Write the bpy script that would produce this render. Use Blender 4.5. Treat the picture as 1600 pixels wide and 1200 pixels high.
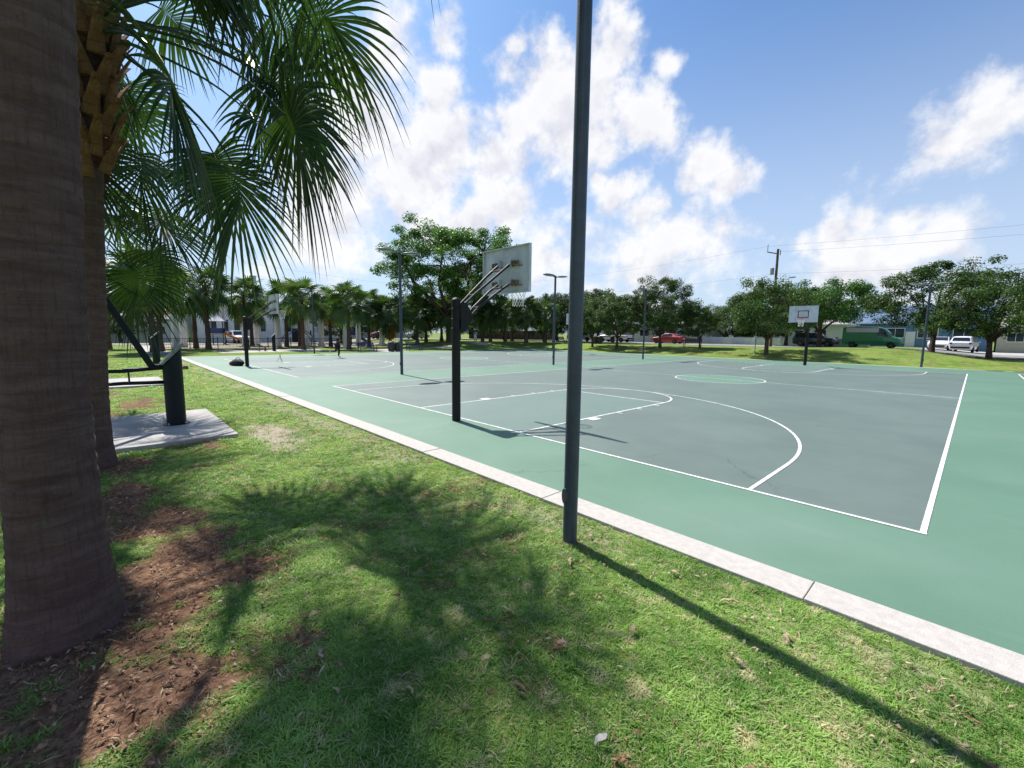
import bpy, math, random
import numpy as np
from mathutils import Vector, Matrix
R = math.radians
for o in list(bpy.data.objects): bpy.data.objects.remove(o)
sc = bpy.context.scene
COL = sc.collection

# ------------------------------------------------------------------ camera
CAM = (7.811, -5.813, 1.93)
yaw, pit, rol = R(-46.795), R(6.654), R(0.661)
fw = Vector((math.sin(yaw)*math.cos(pit), math.cos(yaw)*math.cos(pit), -math.sin(pit)))
rt = Vector((math.cos(yaw), -math.sin(yaw), 0)); up = rt.cross(fw)
rr = math.cos(rol)*rt + math.sin(rol)*up; uu = -math.sin(rol)*rt + math.cos(rol)*up
cd = bpy.data.cameras.new('camera'); cam = bpy.data.objects.new('camera', cd); COL.objects.link(cam)
m = Matrix.Identity(4)
for i in range(3):
    m[i][0] = rr[i]; m[i][1] = uu[i]; m[i][2] = -fw[i]; m[i][3] = CAM[i]
cam.matrix_world = m
cd.sensor_fit = 'HORIZONTAL'; cd.sensor_width = 36; cd.lens = 36*677.165/1600
cd.clip_start = .05; cd.clip_end = 3000
sc.camera = cam

# ------------------------------------------------------------------ sky, sun, exposure
SUN_EL = R(54.3); SUN_AZ = math.atan2(-.9945, .105)          # azimuth from +Y towards +X
sunv = Vector((math.sin(SUN_AZ)*math.cos(SUN_EL), math.cos(SUN_AZ)*math.cos(SUN_EL), math.sin(SUN_EL)))
sl = bpy.data.lights.new('sun', 'SUN'); sl.energy = 5.0; sl.angle = R(.9); sl.color = (1, .955, .89)
so = bpy.data.objects.new('sun', sl); COL.objects.link(so); so.rotation_euler = (-sunv).to_track_quat('-Z', 'Y').to_euler()
so.location = (0, 0, 40)
sc.view_settings.view_transform = 'Standard'; sc.view_settings.look = 'None'
sc.cycles.max_bounces = 5; sc.cycles.diffuse_bounces = 2; sc.cycles.glossy_bounces = 2; sc.cycles.transmission_bounces = 3; sc.cycles.transparent_max_bounces = 4
sc.cycles.caustics_reflective = False; sc.cycles.caustics_refractive = False
sc.view_settings.exposure = 0.68; sc.view_settings.gamma = 1; sc.view_settings.use_curve_mapping = False
W = bpy.data.worlds.new('World'); sc.world = W; W.use_nodes = True

class NT:
    """small node-tree writer"""
    def __init__(s, tree): s.t = tree; s.n = tree.nodes; s.l = tree.links
    def node(s, typ, ins=None, **kw):
        n = s.n.new(typ)
        for k, v in kw.items(): setattr(n, k, v)
        for k, v in (ins or {}).items():
            if hasattr(v, 'is_linked') or hasattr(v, 'links'): s.l.new(v, n.inputs[k])
            else: n.inputs[k].default_value = v
        return n
    def math(s, op, a, b=None, c=None, clamp=False):
        n = s.n.new('ShaderNodeMath'); n.operation = op; n.use_clamp = clamp
        for i, v in enumerate((a, b, c)):
            if v is None: continue
            if hasattr(v, 'links'): s.l.new(v, n.inputs[i])
            else: n.inputs[i].default_value = v
        return n.outputs[0]
    def vmath(s, op, a, b=None, out=0):
        n = s.n.new('ShaderNodeVectorMath'); n.operation = op
        for i, v in enumerate((a, b)):
            if v is None: continue
            if hasattr(v, 'links'): s.l.new(v, n.inputs[i])
            else: n.inputs[i].default_value = v
        return n.outputs[out]
    def mix(s, f, a, b, mode='MIX'):
        n = s.n.new('ShaderNodeMix'); n.data_type = 'RGBA'; n.blend_type = mode
        for k, v in ((0, f), (6, a), (7, b)):
            if hasattr(v, 'links'): s.l.new(v, n.inputs[k])
            else: n.inputs[k].default_value = (*v, 1) if (k != 0 and len(v) == 3) else v
        return n.outputs[2]
    def noise(s, vec, scale, detail=4, rough=.55, out=0, dist=0):
        n = s.n.new('ShaderNodeTexNoise'); s.l.new(vec, n.inputs['Vector'])
        n.inputs['Scale'].default_value = scale; n.inputs['Detail'].default_value = detail; n.inputs['Roughness'].default_value = rough
        n.inputs['Distortion'].default_value = dist
        return n.outputs[out]
    def ramp(s, f, a, b, x=0., y=1.):
        n = s.n.new('ShaderNodeMapRange'); n.interpolation_type = 'SMOOTHSTEP'
        s.l.new(f, n.inputs[0]); n.inputs[1].default_value = a; n.inputs[2].default_value = b
        n.inputs[3].default_value = x; n.inputs[4].default_value = y
        return n.outputs[0]

def build_world():
    t = W.node_tree; t.nodes.clear(); N = NT(t)
    out = N.node('ShaderNodeOutputWorld'); bg = N.node('ShaderNodeBackground'); bg.inputs[1].default_value = .073
    t.links.new(bg.outputs[0], out.inputs[0])
    sky = N.node('ShaderNodeTexSky'); sky.sky_type = 'NISHITA'; sky.sun_disc = False
    sky.sun_elevation = SUN_EL; sky.sun_rotation = SUN_AZ % (2*math.pi)
    sky.air_density = 1.0; sky.dust_density = 1.2; sky.ozone_density = 1.3; sky.altitude = 0
    g = N.node('ShaderNodeTexCoord').outputs['Generated']
    d0 = N.vmath('NORMALIZE', g)
    # behind the viewer's half of the sky the cloud field is mirrored, so cumulus stands all around the horizon
    F = (-.729, .684, 0)
    k = N.math('MINIMUM', N.vmath('DOT_PRODUCT', d0, F, 1), 0.)
    off = N.node('ShaderNodeVectorMath', operation='SCALE'); off.inputs[0].default_value = F
    t.links.new(N.math('MULTIPLY', k, -2.), off.inputs['Scale'])
    d = N.vmath('ADD', d0, off.outputs[0])
    blobs = [(-0.611, 0.649, 0.453, 0.135, 1), (-0.499, 0.706, 0.503, 0.087, 1), (-0.478, 0.776, 0.41, 0.102, 1), (-0.576, 0.716, 0.393, 0.156, 1), (-0.671, 0.614, 0.415, 0.1, 0.9), (-0.429, 0.762, 0.486, 0.05, 0.9), (-0.533, 0.705, 0.467, 0.107, 1), (-0.736, 0.5, 0.457, 0.078, 1), (-0.756, 0.536, 0.376, 0.136, 1), (-0.713, 0.609, 0.347, 0.115, 1), (-0.822, 0.478, 0.31, 0.185, 1), (-0.764, 0.41, 0.498, 0.116, 0.9), (-0.833, 0.379, 0.404, 0.172, 0.9), (-0.905, 0.353, 0.239, 0.224, 0.9), (-0.709, 0.65, 0.272, 0.122, 0.95), (-0.768, 0.593, 0.24, 0.105, 0.9), (-0.378, 0.866, 0.326, 0.087, 1), (-0.35, 0.891, 0.29, 0.071, 0.9), (-0.422, 0.858, 0.294, 0.042, 0.8), (-0.529, 0.799, 0.286, 0.079, 0.9), (-0.49, 0.836, 0.247, 0.08, 0.85), (-0.557, 0.768, 0.316, 0.033, 0.8), (-0.438, 0.875, 0.207, 0.122, 0.72), (-0.363, 0.909, 0.207, 0.099, 0.7), (-0.021, 0.947, 0.319, 0.08, 0.75), (-0.066, 0.951, 0.303, 0.08, 0.72), (0.014, 0.946, 0.323, 0.061, 0.7), (-0.144, 0.967, 0.208, 0.052, 0.8), (-0.094, 0.978, 0.186, 0.07, 0.75), (-0.194, 0.965, 0.176, 0.072, 0.75), (-0.246, 0.955, 0.167, 0.062, 0.7), (-0.04, 0.987, 0.154, 0.084, 0.7), (-0.618, 0.59, 0.519, 0.031, 0.8), (-0.625, 0.707, 0.331, 0.025, 0.75), (-0.698, 0.488, 0.524, 0.059, 0.7), (-0.508, 0.852, 0.128, 0.22, 0.68), (-0.147, 0.982, 0.12, 0.201, 0.66), (-0.661, 0.733, 0.157, 0.176, 0.66)]
    warp = N.noise(d0, 9., 3, .5, 1)
    wv = N.node('ShaderNodeVectorMath', operation='MULTIPLY_ADD'); t.links.new(warp, wv.inputs[0])
    wv.inputs[1].default_value = (.07, .07, .07); wv.inputs[2].default_value = (-.035, -.035, -.035)
    dw = N.vmath('ADD', d, wv.outputs[0])
    f = None
    for (x, y, z, r, w) in blobs:
        q = N.math('MULTIPLY_ADD', N.vmath('DISTANCE', dw, (x, y, z), 1), -w/r, w)
        if f is None: f = q
        else:
            mx = N.node('ShaderNodeMath', operation='SMOOTH_MAX'); t.links.new(f, mx.inputs[0]); t.links.new(q, mx.inputs[1]); mx.inputs[2].default_value = .08
            f = mx.outputs[0]
    f = N.math('MAXIMUM', f, -.6)
    n1 = N.noise(d0, 11., 9, .6); 
    sh = N.vmath('ADD', d0, (sunv.x*.02, sunv.y*.02, .04))
    n2 = N.noise(sh, 11., 5, .55)
    n3 = N.noise(d0, 30., 6, .6)
    fld = N.math('ADD', f, N.math('MULTIPLY_ADD', n1, 1.75, -.93))
    fld = N.math('ADD', fld, N.math('MULTIPLY_ADD', n3, .35, -.175))
    cover = N.ramp(fld, .07, .62)
    dens = N.ramp(fld, .3, 1.15)
    lit = N.math('MULTIPLY_ADD', N.math('SUBTRACT', n1, n2), 2.8, .86, True)
    lit = N.math('SUBTRACT', lit, N.math('MULTIPLY', dens, .2), None, True)
    ccol = N.mix(lit, (5.6, 5.7, 6.6), (8.8, 8.75, 8.85))
    # milky air towards the horizon
    zz = N.node('ShaderNodeSeparateXYZ'); t.links.new(d0, zz.inputs[0])
    hz = N.ramp(zz.outputs[2], .64, .03)
    skyb = N.mix(1.0, sky.outputs[0], (.68, 1.02, 1.34), 'MULTIPLY')
    base = N.mix(N.math('MULTIPLY', hz, .68), skyb, (6.2, 7.05, 8.4))
    col = N.mix(N.math('MULTIPLY', cover, .97), base, ccol)
    t.links.new(col, bg.inputs[0])
build_world()

# ------------------------------------------------------------------ helpers
rng = np.random.default_rng(7); random.seed(7)
MATS = {}
def mat(name, col, rough=.6, var=.18, scale=6., bump=0., bscale=60., metal=0., spec=.35, detail=5, col2=None, trans=0., coat=0., coords='Object', sheen=0):
    if name in MATS: return MATS[name]
    M = bpy.data.materials.new(name); M.use_nodes = True; t = M.node_tree; N = NT(t)
    b = t.nodes['Principled BSDF']; b.inputs['Roughness'].default_value = rough; b.inputs['Metallic'].default_value = metal
    b.inputs['Specular IOR Level'].default_value = spec
    if coat: b.inputs['Coat Weight'].default_value = coat; b.inputs['Coat Roughness'].default_value = .05
    tc = N.node('ShaderNodeTexCoord').outputs[coords]
    n = N.noise(tc, scale, detail, .6)
    lo = tuple(c*(1-var) for c in col); hi = col2 or tuple(min(1, c*(1+var)) for c in col)
    c = N.mix(N.ramp(n, .3, .7), lo, hi)
    t.links.new(c, b.inputs['Base Color'])
    if bump:
        bn = N.node('ShaderNodeBump', {'Strength': bump, 'Distance': .01}); t.links.new(N.noise(tc, bscale, 4, .6), bn.inputs['Height'])
        t.links.new(bn.outputs[0], b.inputs['Normal'])
    if trans:
        tr = N.node('ShaderNodeBsdfTranslucent'); t.links.new(c, tr.inputs[0])
        mx = N.node('ShaderNodeMixShader'); mx.inputs[0].default_value = trans
        t.links.new(b.outputs[0], mx.inputs[1]); t.links.new(tr.outputs[0], mx.inputs[2])
        t.links.new(mx.outputs[0], t.nodes['Material Output'].inputs[0])
    MATS[name] = M
    return M

def leafmat(name, lo, hi, tip=None, trans=.35, scale=1.2, rough=.5, tcol=None, spec=.3, fine=0., straw=False):
    """foliage: base colour drifts between lo and hi with position in the world, light passes through"""
    if name in MATS: return MATS[name]
    M = bpy.data.materials.new(name); M.use_nodes = True; t = M.node_tree; N = NT(t)
    b = t.nodes['Principled BSDF']; b.inputs['Roughness'].default_value = rough; b.inputs['Specular IOR Level'].default_value = spec
    pos = N.node('ShaderNodeNewGeometry').outputs['Position']
    rnd = N.node('ShaderNodeObjectInfo').outputs['Random']
    n = N.noise(pos, scale, 5, .65)
    fac = N.math('ADD', N.ramp(n, .3, .7), N.math('MULTIPLY_ADD', rnd, .5, -.25), None, True)
    if fine: fac = N.math('ADD', fac, N.math('MULTIPLY_ADD', N.noise(pos, fine, 2, .5), 1.0, -.5), None, True)
    c = N.mix(fac, lo, hi)
    if tip: c = N.mix(N.ramp(N.noise(pos, scale*2.7, 3, .6), .56, .72), c, tip)
    if straw: c = N.mix(N.ramp(rnd, .9, .92), c, (.5, .43, .28))
    t.links.new(c, b.inputs['Base Color'])
    tr = N.node('ShaderNodeBsdfTranslucent'); t.links.new(N.mix(1., c, tcol or (1.5, 1.6, .7), 'MULTIPLY'), tr.inputs[0])
    mx = N.node('ShaderNodeMixShader'); mx.inputs[0].default_value = trans
    t.links.new(b.outputs[0], mx.inputs[1]); t.links.new(tr.outputs[0], mx.inputs[2]); t.links.new(mx.outputs[0], t.nodes['Material Output'].inputs[0])
    MATS[name] = M
    return M

def mk(name, verts, faces, m, parent=None, smooth=False, loc=None, rz=0., bevel=0.):
    me = bpy.data.meshes.new(name); me.from_pydata([tuple(v) for v in verts], [], [tuple(f) for f in faces]); me.update()
    me.materials.append(m)
    if smooth: me.polygons.foreach_set('use_smooth', [True]*len(me.polygons))
    return mko(name, me, parent, loc, rz, bevel)
def mko(name, me, parent=None, loc=None, rz=0., bevel=0.):
    o = bpy.data.objects.new(name, me); COL.objects.link(o)
    if parent: o.parent = parent
    if loc is not None: o.location = loc
    o.rotation_euler.z = rz
    if bevel:
        b = o.modifiers.new('bevel', 'BEVEL'); b.width = bevel; b.segments = 2; b.limit_method = 'ANGLE'; b.angle_limit = R(40)
    return o
def tag(o, label, cat, group=None):
    o['label'] = label; o['category'] = cat
    if group: o['group'] = group
    return o
def struct(o): o['kind'] = 'structure'; return o
def stuff(o): o['kind'] = 'stuff'; return o
def thing(name, label, cat, loc=(0, 0, 0), rz=0., group=None):
    o = bpy.data.objects.new(name, None); COL.objects.link(o); o.empty_display_size = .2
    o.location = loc; o.rotation_euler.z = rz
    return tag(o, label, cat, group)
def dup(root, loc, rz=0., label=None, group=None, scale=None):
    def cp(o, par):
        c = o.copy(); COL.objects.link(c)
        if par: c.parent = par
        for ch in o.children: cp(ch, c)
        return c
    c = cp(root, None); c.location = loc; c.rotation_euler.z = rz
    if label: c['label'] = label
    if group: c['group'] = group
    if scale: c.scale = scale
    return c

class MB:
    def __init__(s): s.v = []; s.f = []
    def add(s, v, f):
        k = len(s.v); s.v += [tuple(p) for p in v]; s.f += [tuple(i+k for i in q) for q in f]; return s
    def box(s, c, d, rz=0., rx=0., ry=0.):
        M = Matrix.Rotation(rz, 3, 'Z') @ Matrix.Rotation(ry, 3, 'Y') @ Matrix.Rotation(rx, 3, 'X')
        v = [Vector(c) + M @ Vector((x*d[0]/2, y*d[1]/2, z*d[2]/2)) for x in (-1, 1) for y in (-1, 1) for z in (-1, 1)]
        return s.add(v, [(0, 1, 3, 2), (4, 6, 7, 5), (0, 4, 5, 1), (2, 3, 7, 6), (0, 2, 6, 4), (1, 5, 7, 3)])
    def tube(s, pts, rad, n=8, cap=True, ang=0.):
        pts = [Vector(p) for p in pts]; L = len(pts)
        if not hasattr(rad, '__len__'): rad = [rad]*L
        v = []; f = []; T = None; nx = None
        for i, p in enumerate(pts):
            d = (pts[min(i+1, L-1)] - pts[max(i-1, 0)]).normalized()
            if nx is None:
                nx = Vector((0, 0, 1)).cross(d)
                nx = Vector((1, 0, 0)) if nx.length < 1e-3 else nx.normalized()
            nx = (nx - d*nx.dot(d)).normalized(); ny = d.cross(nx)
            for k in range(n):
                a = 2*math.pi*k/n + ang; v.append(p + (nx*math.cos(a) + ny*math.sin(a))*rad[i])
        for i in range(L-1):
            for k in range(n):
                f.append((i*n+k, i*n+(k+1) % n, (i+1)*n+(k+1) % n, (i+1)*n+k))
        if cap: f.append(tuple(range(n-1, -1, -1))); f.append(tuple((L-1)*n+k for k in range(n)))
        return s.add(v, f)
    def bar(s, a, b, w, h):
        a = Vector(a); b = Vector(b); d = (b-a); l = d.length; d.normalize()
        sx = Vector((0, 0, 1)).cross(d); sx = Vector((1, 0, 0)) if sx.length < 1e-3 else sx.normalized(); sz = d.cross(sx)
        v = [p + sx*i*w/2 + sz*j*h/2 for p in (a, b) for i, j in ((-1, -1), (1, -1), (1, 1), (-1, 1))]
        return s.add(v, [(3, 2, 1, 0), (4, 5, 6, 7), (0, 1, 5, 4), (1, 2, 6, 5), (2, 3, 7, 6), (3, 0, 4, 7)])
    def lathe(s, prof, n=16, c=(0, 0, 0), sy=1.):
        v = []; f = []
        for (r, z) in prof:
            for k in range(n):
                a = 2*math.pi*k/n; v.append((c[0]+r*math.cos(a), c[1]+r*math.sin(a)*sy, c[2]+z))
        for i in range(len(prof)-1):
            for k in range(n): f.append((i*n+k, i*n+(k+1) % n, (i+1)*n+(k+1) % n, (i+1)*n+k))
        f.append(tuple(range(n-1, -1, -1))); f.append(tuple((len(prof)-1)*n+k for k in range(n)))
        return s.add(v, f)
    def prism(s, poly, z0, z1):
        n = len(poly)
        return s.add([(x, y, z0) for x, y in poly]+[(x, y, z1) for x, y in poly],
                     [tuple(range(n-1, -1, -1)), tuple(range(n, 2*n))]+[(i, (i+1) % n, n+(i+1) % n, n+i) for i in range(n)])
    def obj(s, name, m, parent=None, **k): return mk(name, s.v, s.f, m, parent, **k)

def vnoise(x, y, seed=0):
    """value noise, numpy"""
    xi = np.floor(x).astype(np.int64); yi = np.floor(y).astype(np.int64); xf = x-xi; yf = y-yi
    def h(a, b):
        k = (a*374761393 + b*668265263 + seed*974634777) & 0xffffffff
        k = ((k ^ (k >> 13))*1274126177) & 0xffffffff
        return ((k ^ (k >> 16)) & 0xffff)/65535.
    u = xf*xf*(3-2*xf); v = yf*yf*(3-2*yf)
    return (h(xi, yi)*(1-u)+h(xi+1, yi)*u)*(1-v)+(h(xi, yi+1)*(1-u)+h(xi+1, yi+1)*u)*v
def fbm(x, y, seed=0, o=4):
    t = 0; a = .5; 
    for i in range(o): t = t+a*vnoise(x*2**i, y*2**i, seed+i); a *= .5
    return t/(1-.5**o)
def ss(a, b, x):
    t = np.clip((x-a)/(b-a), 0, 1); return t*t*(3-2*t)

# ------------------------------------------------------------------ terrain
NORTH = 33.4; WEST = -31.; EAST = 44.
def terr(x, y):
    x = np.asarray(x, float); y = np.asarray(y, float)
    rise = np.maximum(ss(33.9, 41.5, y), ss(-32.5, -40, x)*ss(20, 33, y))
    east = 1-.62*ss(3., 9.5, x)
    mound = .3*np.exp(-((x-.5)/5.5)**2-((y-45.)/5.)**2)
    z = -.024 + rise*.72*east + mound
    roll = .05*(fbm(x*.25, y*.25, 3)-.5)+.025*(fbm(x*1.3, y*1.3, 9)-.5)
    out = np.maximum(np.maximum(np.maximum(-2.6-y, y-34.5), -31.8-x), x-45)
    return z + roll*ss(0, 1.2, out)*np.where(y > 50, 0, 1)
def tz(x, y): return float(terr(x, y))
PALM1 = (3.93, -6.12); PALM2 = (-.62, -6.02); PALM3 = (-5.2, -6.35)
def mulch_field(x, y):
    m = np.zeros_like(x)
    for (cx, cy, rx, ry) in ((4.15, -5.75, 1.25, .95), (4.75, -5.95, 1.1, .7), (3.2, -5.5, .9, .5), (2.3, -5.6, 1.15, .55), (1.2, -5.75, .9, .35), (-.3, -5.75, .85, .6), (3.6, -6.9, 1.3, .9), (-.6, -6.8, 1.3, .8), (-5.2, -6.2, 1.2, .9), (-7.2, -5.3, 1.6, .6), (-9.8, -6.2, 1.2, .8)):
        m = np.maximum(m, 1.25-np.sqrt(((x-cx)/rx)**2+((y-cy)/ry)**2))
    return np.clip(ss(.0, .75, m + 1.7*(fbm(x*2.6, y*2.6, 21)-.5) + .9*(fbm(x*9, y*9, 5)-.5) - .08), 0, 1)
def sand_field(x, y):
    m = np.maximum(1.2-np.sqrt(((x+1.1)/1.5)**2+((y+3.62)/.55)**2), 0)
    k = .55*np.exp(-((y+2.5)/.28)**2)*ss(.35, .75, fbm(x*.8, y*.8, 31)+.1) + .32*np.exp(-((y+3.0)/.55)**2)*ss(.45, .7, fbm(x*1.2, y*1.2, 77))
    return np.clip(np.maximum(ss(.1, .8, m + .7*(fbm(x*3, y*3, 13)-.5)), k), 0, 1)

def grid_axis(a0, a1, fine, b0, b1, mid, far):
    L = list(np.arange(a0, a1, fine)); x = a1
    while x < b1: L.append(x); x += mid
    s = mid*1.6
    while x < far: L.append(x); x += s; s *= 1.35
    L.append(far); x = a0-mid
    pre = []
    while x > b0: pre.append(x); x -= mid
    s = mid*1.6
    while x > -far: pre.append(x); x -= s; s *= 1.35
    pre.append(-far)
    return np.array(pre[::-1]+L)
gx = grid_axis(-7, 10.5, .055, -85, 30, 1., 1500.); gy = grid_axis(-9.2, -2.2, .055, -14, 95, 1., 1500.)
GX, GY = np.meshgrid(gx, gy); GZ = terr(GX, GY)
# the ground sinks below the court slab
ins = (GX > WEST+.05) & (GX < EAST-.05) & (GY > -2.1) & (GY < NORTH-.05)
GZ = np.where(ins, -.35, GZ)
nx, ny = len(gx), len(gy)
idx = np.arange(nx*ny).reshape(ny, nx)
quads = np.stack([idx[:-1, :-1], idx[:-1, 1:], idx[1:, 1:], idx[1:, :-1]], -1).reshape(-1, 4)
me = bpy.data.meshes.new('ground'); V = np.stack([GX, GY, GZ], -1).reshape(-1, 3)
me.vertices.add(len(V)); me.vertices.foreach_set('co', V.ravel())
me.loops.add(quads.size); me.loops.foreach_set('vertex_index', quads.ravel())
me.polygons.add(len(quads)); me.polygons.foreach_set('loop_start', np.arange(0, quads.size, 4)); me.polygons.foreach_set('loop_total', np.full(len(quads), 4))
me.update(calc_edges=True)
for nm, fld in (('mulch', mulch_field), ('sand', sand_field)):
    a = me.attributes.new(nm, 'FLOAT', 'POINT'); a.data.foreach_set('value', fld(GX, GY).ravel())
me.polygons.foreach_set('use_smooth', [True]*len(quads))
def ground_mat():
    M = bpy.data.materials.new('lawn_ground'); M.use_nodes = True; t = M.node_tree; N = NT(t); b = t.nodes['Principled BSDF']
    b.inputs['Roughness'].default_value = .95; b.inputs['Specular IOR Level'].default_value = .1
    pos = N.node('ShaderNodeNewGeometry').outputs['Position']
    a = N.noise(pos, .35, 5, .6); c2 = N.noise(pos, 2.3, 5, .65); c3 = N.noise(pos, 28., 4, .7); c4 = N.noise(pos, 9., 4, .6)
    g = N.mix(N.ramp(a, .35, .65), (.12, .21, .035), (.21, .3, .07))
    g = N.mix(N.ramp(c2, .42, .72), g, (.3, .31, .11))
    g = N.mix(N.ramp(c3, .35, .75), N.mix(1., g, (.6, .66, .5), 'MULTIPLY'), g)
    soil = N.mix(N.ramp(c3, .3, .7), (.07, .036, .022), (.27, .16, .1))
    soil = N.mix(N.ramp(c4, .5, .75), soil, (.13, .06, .035))
    sand = N.mix(N.ramp(c3, .3, .7), (.26, .21, .16), (.5, .43, .36))
    mu = N.node('ShaderNodeAttribute', attribute_name='mulch').outputs['Fac']; sa = N.node('ShaderNodeAttribute', attribute_name='sand').outputs['Fac']
    c = N.mix(mu, g, soil); c = N.mix(N.math('MULTIPLY', sa, .85), c, sand)
    t.links.new(c, b.inputs['Base Color'])
    bn = N.node('ShaderNodeBump', {'Strength': .9, 'Distance': .05}); t.links.new(N.noise(pos, 16., 5, .7), bn.inputs['Height']); t.links.new(bn.outputs[0], b.inputs['Normal'])
    return M
me.materials.append(ground_mat())
ground = struct(mko('ground', me))

def sheet(name, poly_or_rect, dz, m, step=1.):
    x0, x1, y0, y1 = poly_or_rect
    xs = np.linspace(x0, x1, max(2, int((x1-x0)/step)+1)); ys = np.linspace(y0, y1, max(2, int((y1-y0)/step)+1))
    v = [(x, y, tz(x, y)+dz) for y in ys for x in xs]; n = len(xs)
    f = [(j*n+i, j*n+i+1, (j+1)*n+i+1, (j+1)*n+i) for j in range(len(ys)-1) for i in range(n-1)]
    return struct(mk(name, v, f, m))

# ------------------------------------------------------------------ sports court
def court_mat(name, col, col2, wear):
    M = bpy.data.materials.new(name); M.use_nodes = True; t = M.node_tree; N = NT(t); b = t.nodes['Principled BSDF']
    b.inputs['Roughness'].default_value = .62; b.inputs['Specular IOR Level'].default_value = .42
    pos = N.node('ShaderNodeNewGeometry').outputs['Position']
    st = N.node('ShaderNodeMapping'); t.links.new(pos, st.inputs['Vector']); st.inputs['Scale'].default_value = (.35, 3., 1)
    c = N.mix(N.ramp(N.noise(pos, .5, 6, .62), .3, .7), col, col2)
    c = N.mix(N.math('MULTIPLY', N.ramp(N.noise(st.outputs[0], 1.6, 6, .7), .52, .78), .35), c, wear)
    c = N.mix(N.math('MULTIPLY', N.ramp(N.noise(pos, 3.1, 6, .75), .66, .76), .3), c, wear)
    c = N.mix(N.math('MULTIPLY', N.ramp(N.noise(pos, 60, 3, .6), .3, .75), .12), c, (.02, .03, .03))
    vo = N.node('ShaderNodeTexVoronoi', feature='DISTANCE_TO_EDGE'); vo.inputs['Scale'].default_value = .16
    wp = N.vmath('ADD', pos, N.node('ShaderNodeVectorMath', {0: N.noise(pos, .9, 5, .6, 1), 1: (1.6, 1.6, 0)}, operation='MULTIPLY').outputs[0]); t.links.new(wp, vo.inputs['Vector'])
    crack = N.math('MULTIPLY', N.ramp(vo.outputs['Distance'], .0022, .0006), N.ramp(N.noise(pos, .3, 3, .6), .5, .62))
    c = N.mix(N.math('MULTIPLY', crack, .55), c, (.03, .045, .04))
    c = N.mix(N.math('MULTIPLY', N.ramp(N.noise(pos, 14., 2, .4), .77, .8), .5), c, (.05, .06, .055))
    c = N.mix(N.math('MULTIPLY', N.ramp(N.noise(pos, .22, 4, .6), .5, .75), .3), c, wear)
    c = N.mix(N.math('MULTIPLY', N.ramp(N.noise(N.vmath('ADD', pos, (9., 3., 0.)), 21., 2, .4), .79, .81), .6), c, (.3, .33, .31))
    t.links.new(c, b.inputs['Base Color'])
    bn = N.node('ShaderNodeBump', {'Strength': .25, 'Distance': .002}); t.links.new(N.noise(pos, 170., 3, .7), bn.inputs['Height']); t.links.new(bn.outputs[0], b.inputs['Normal'])
    return M
GREEN = court_mat('court_green_acrylic', (.088, .174, .117), (.106, .2, .138), (.17, .24, .2))
SLATE = court_mat('court_slate_acrylic', (.09, .126, .111), (.112, .152, .133), (.17, .2, .185))
KEYG = court_mat('court_key_acrylic', (.1, .155, .132), (.118, .175, .15), (.18, .22, .2))
LINE = mat('court_line_paint', (.5, .5, .5), .6, .1, 7., spec=.3, coords='Object', col2=(.74, .73, .72), detail=8)
court = struct(MB().box(((WEST+EAST)/2, (-1.84+NORTH)/2, -.15), (EAST-WEST, NORTH+1.84, .3)).obj('sport_court', GREEN))
def flat(name, poly, z, m, par=court): return mk(name, [(x, y, z) for x, y in poly], [tuple(range(len(poly)))], m, par)
def rect(x0, x1, y0, y1): return [(x0, y0), (x1, y0), (x1, y1), (x0, y1)]
LW = .051
def band(name, pts, z, w=LW, par=court, closed=False):
    v = []; f = []; n = len(pts)
    for i, p in enumerate(pts):
        a = Vector(pts[(i-1) % n] if closed else pts[max(i-1, 0)]); b = Vector(pts[(i+1) % n] if closed else pts[min(i+1, n-1)])
        d = (b-a).normalized(); q = Vector((-d.y, d.x))
        v += [(p[0]+q.x*w/2, p[1]+q.y*w/2, z), (p[0]-q.x*w/2, p[1]-q.y*w/2, z)]
    for i in range(n if closed else n-1): j = (i+1) % n; f.append((2*i, 2*i+1, 2*j+1, 2*j))
    return mk(name, v, f, LINE, par)
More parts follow.
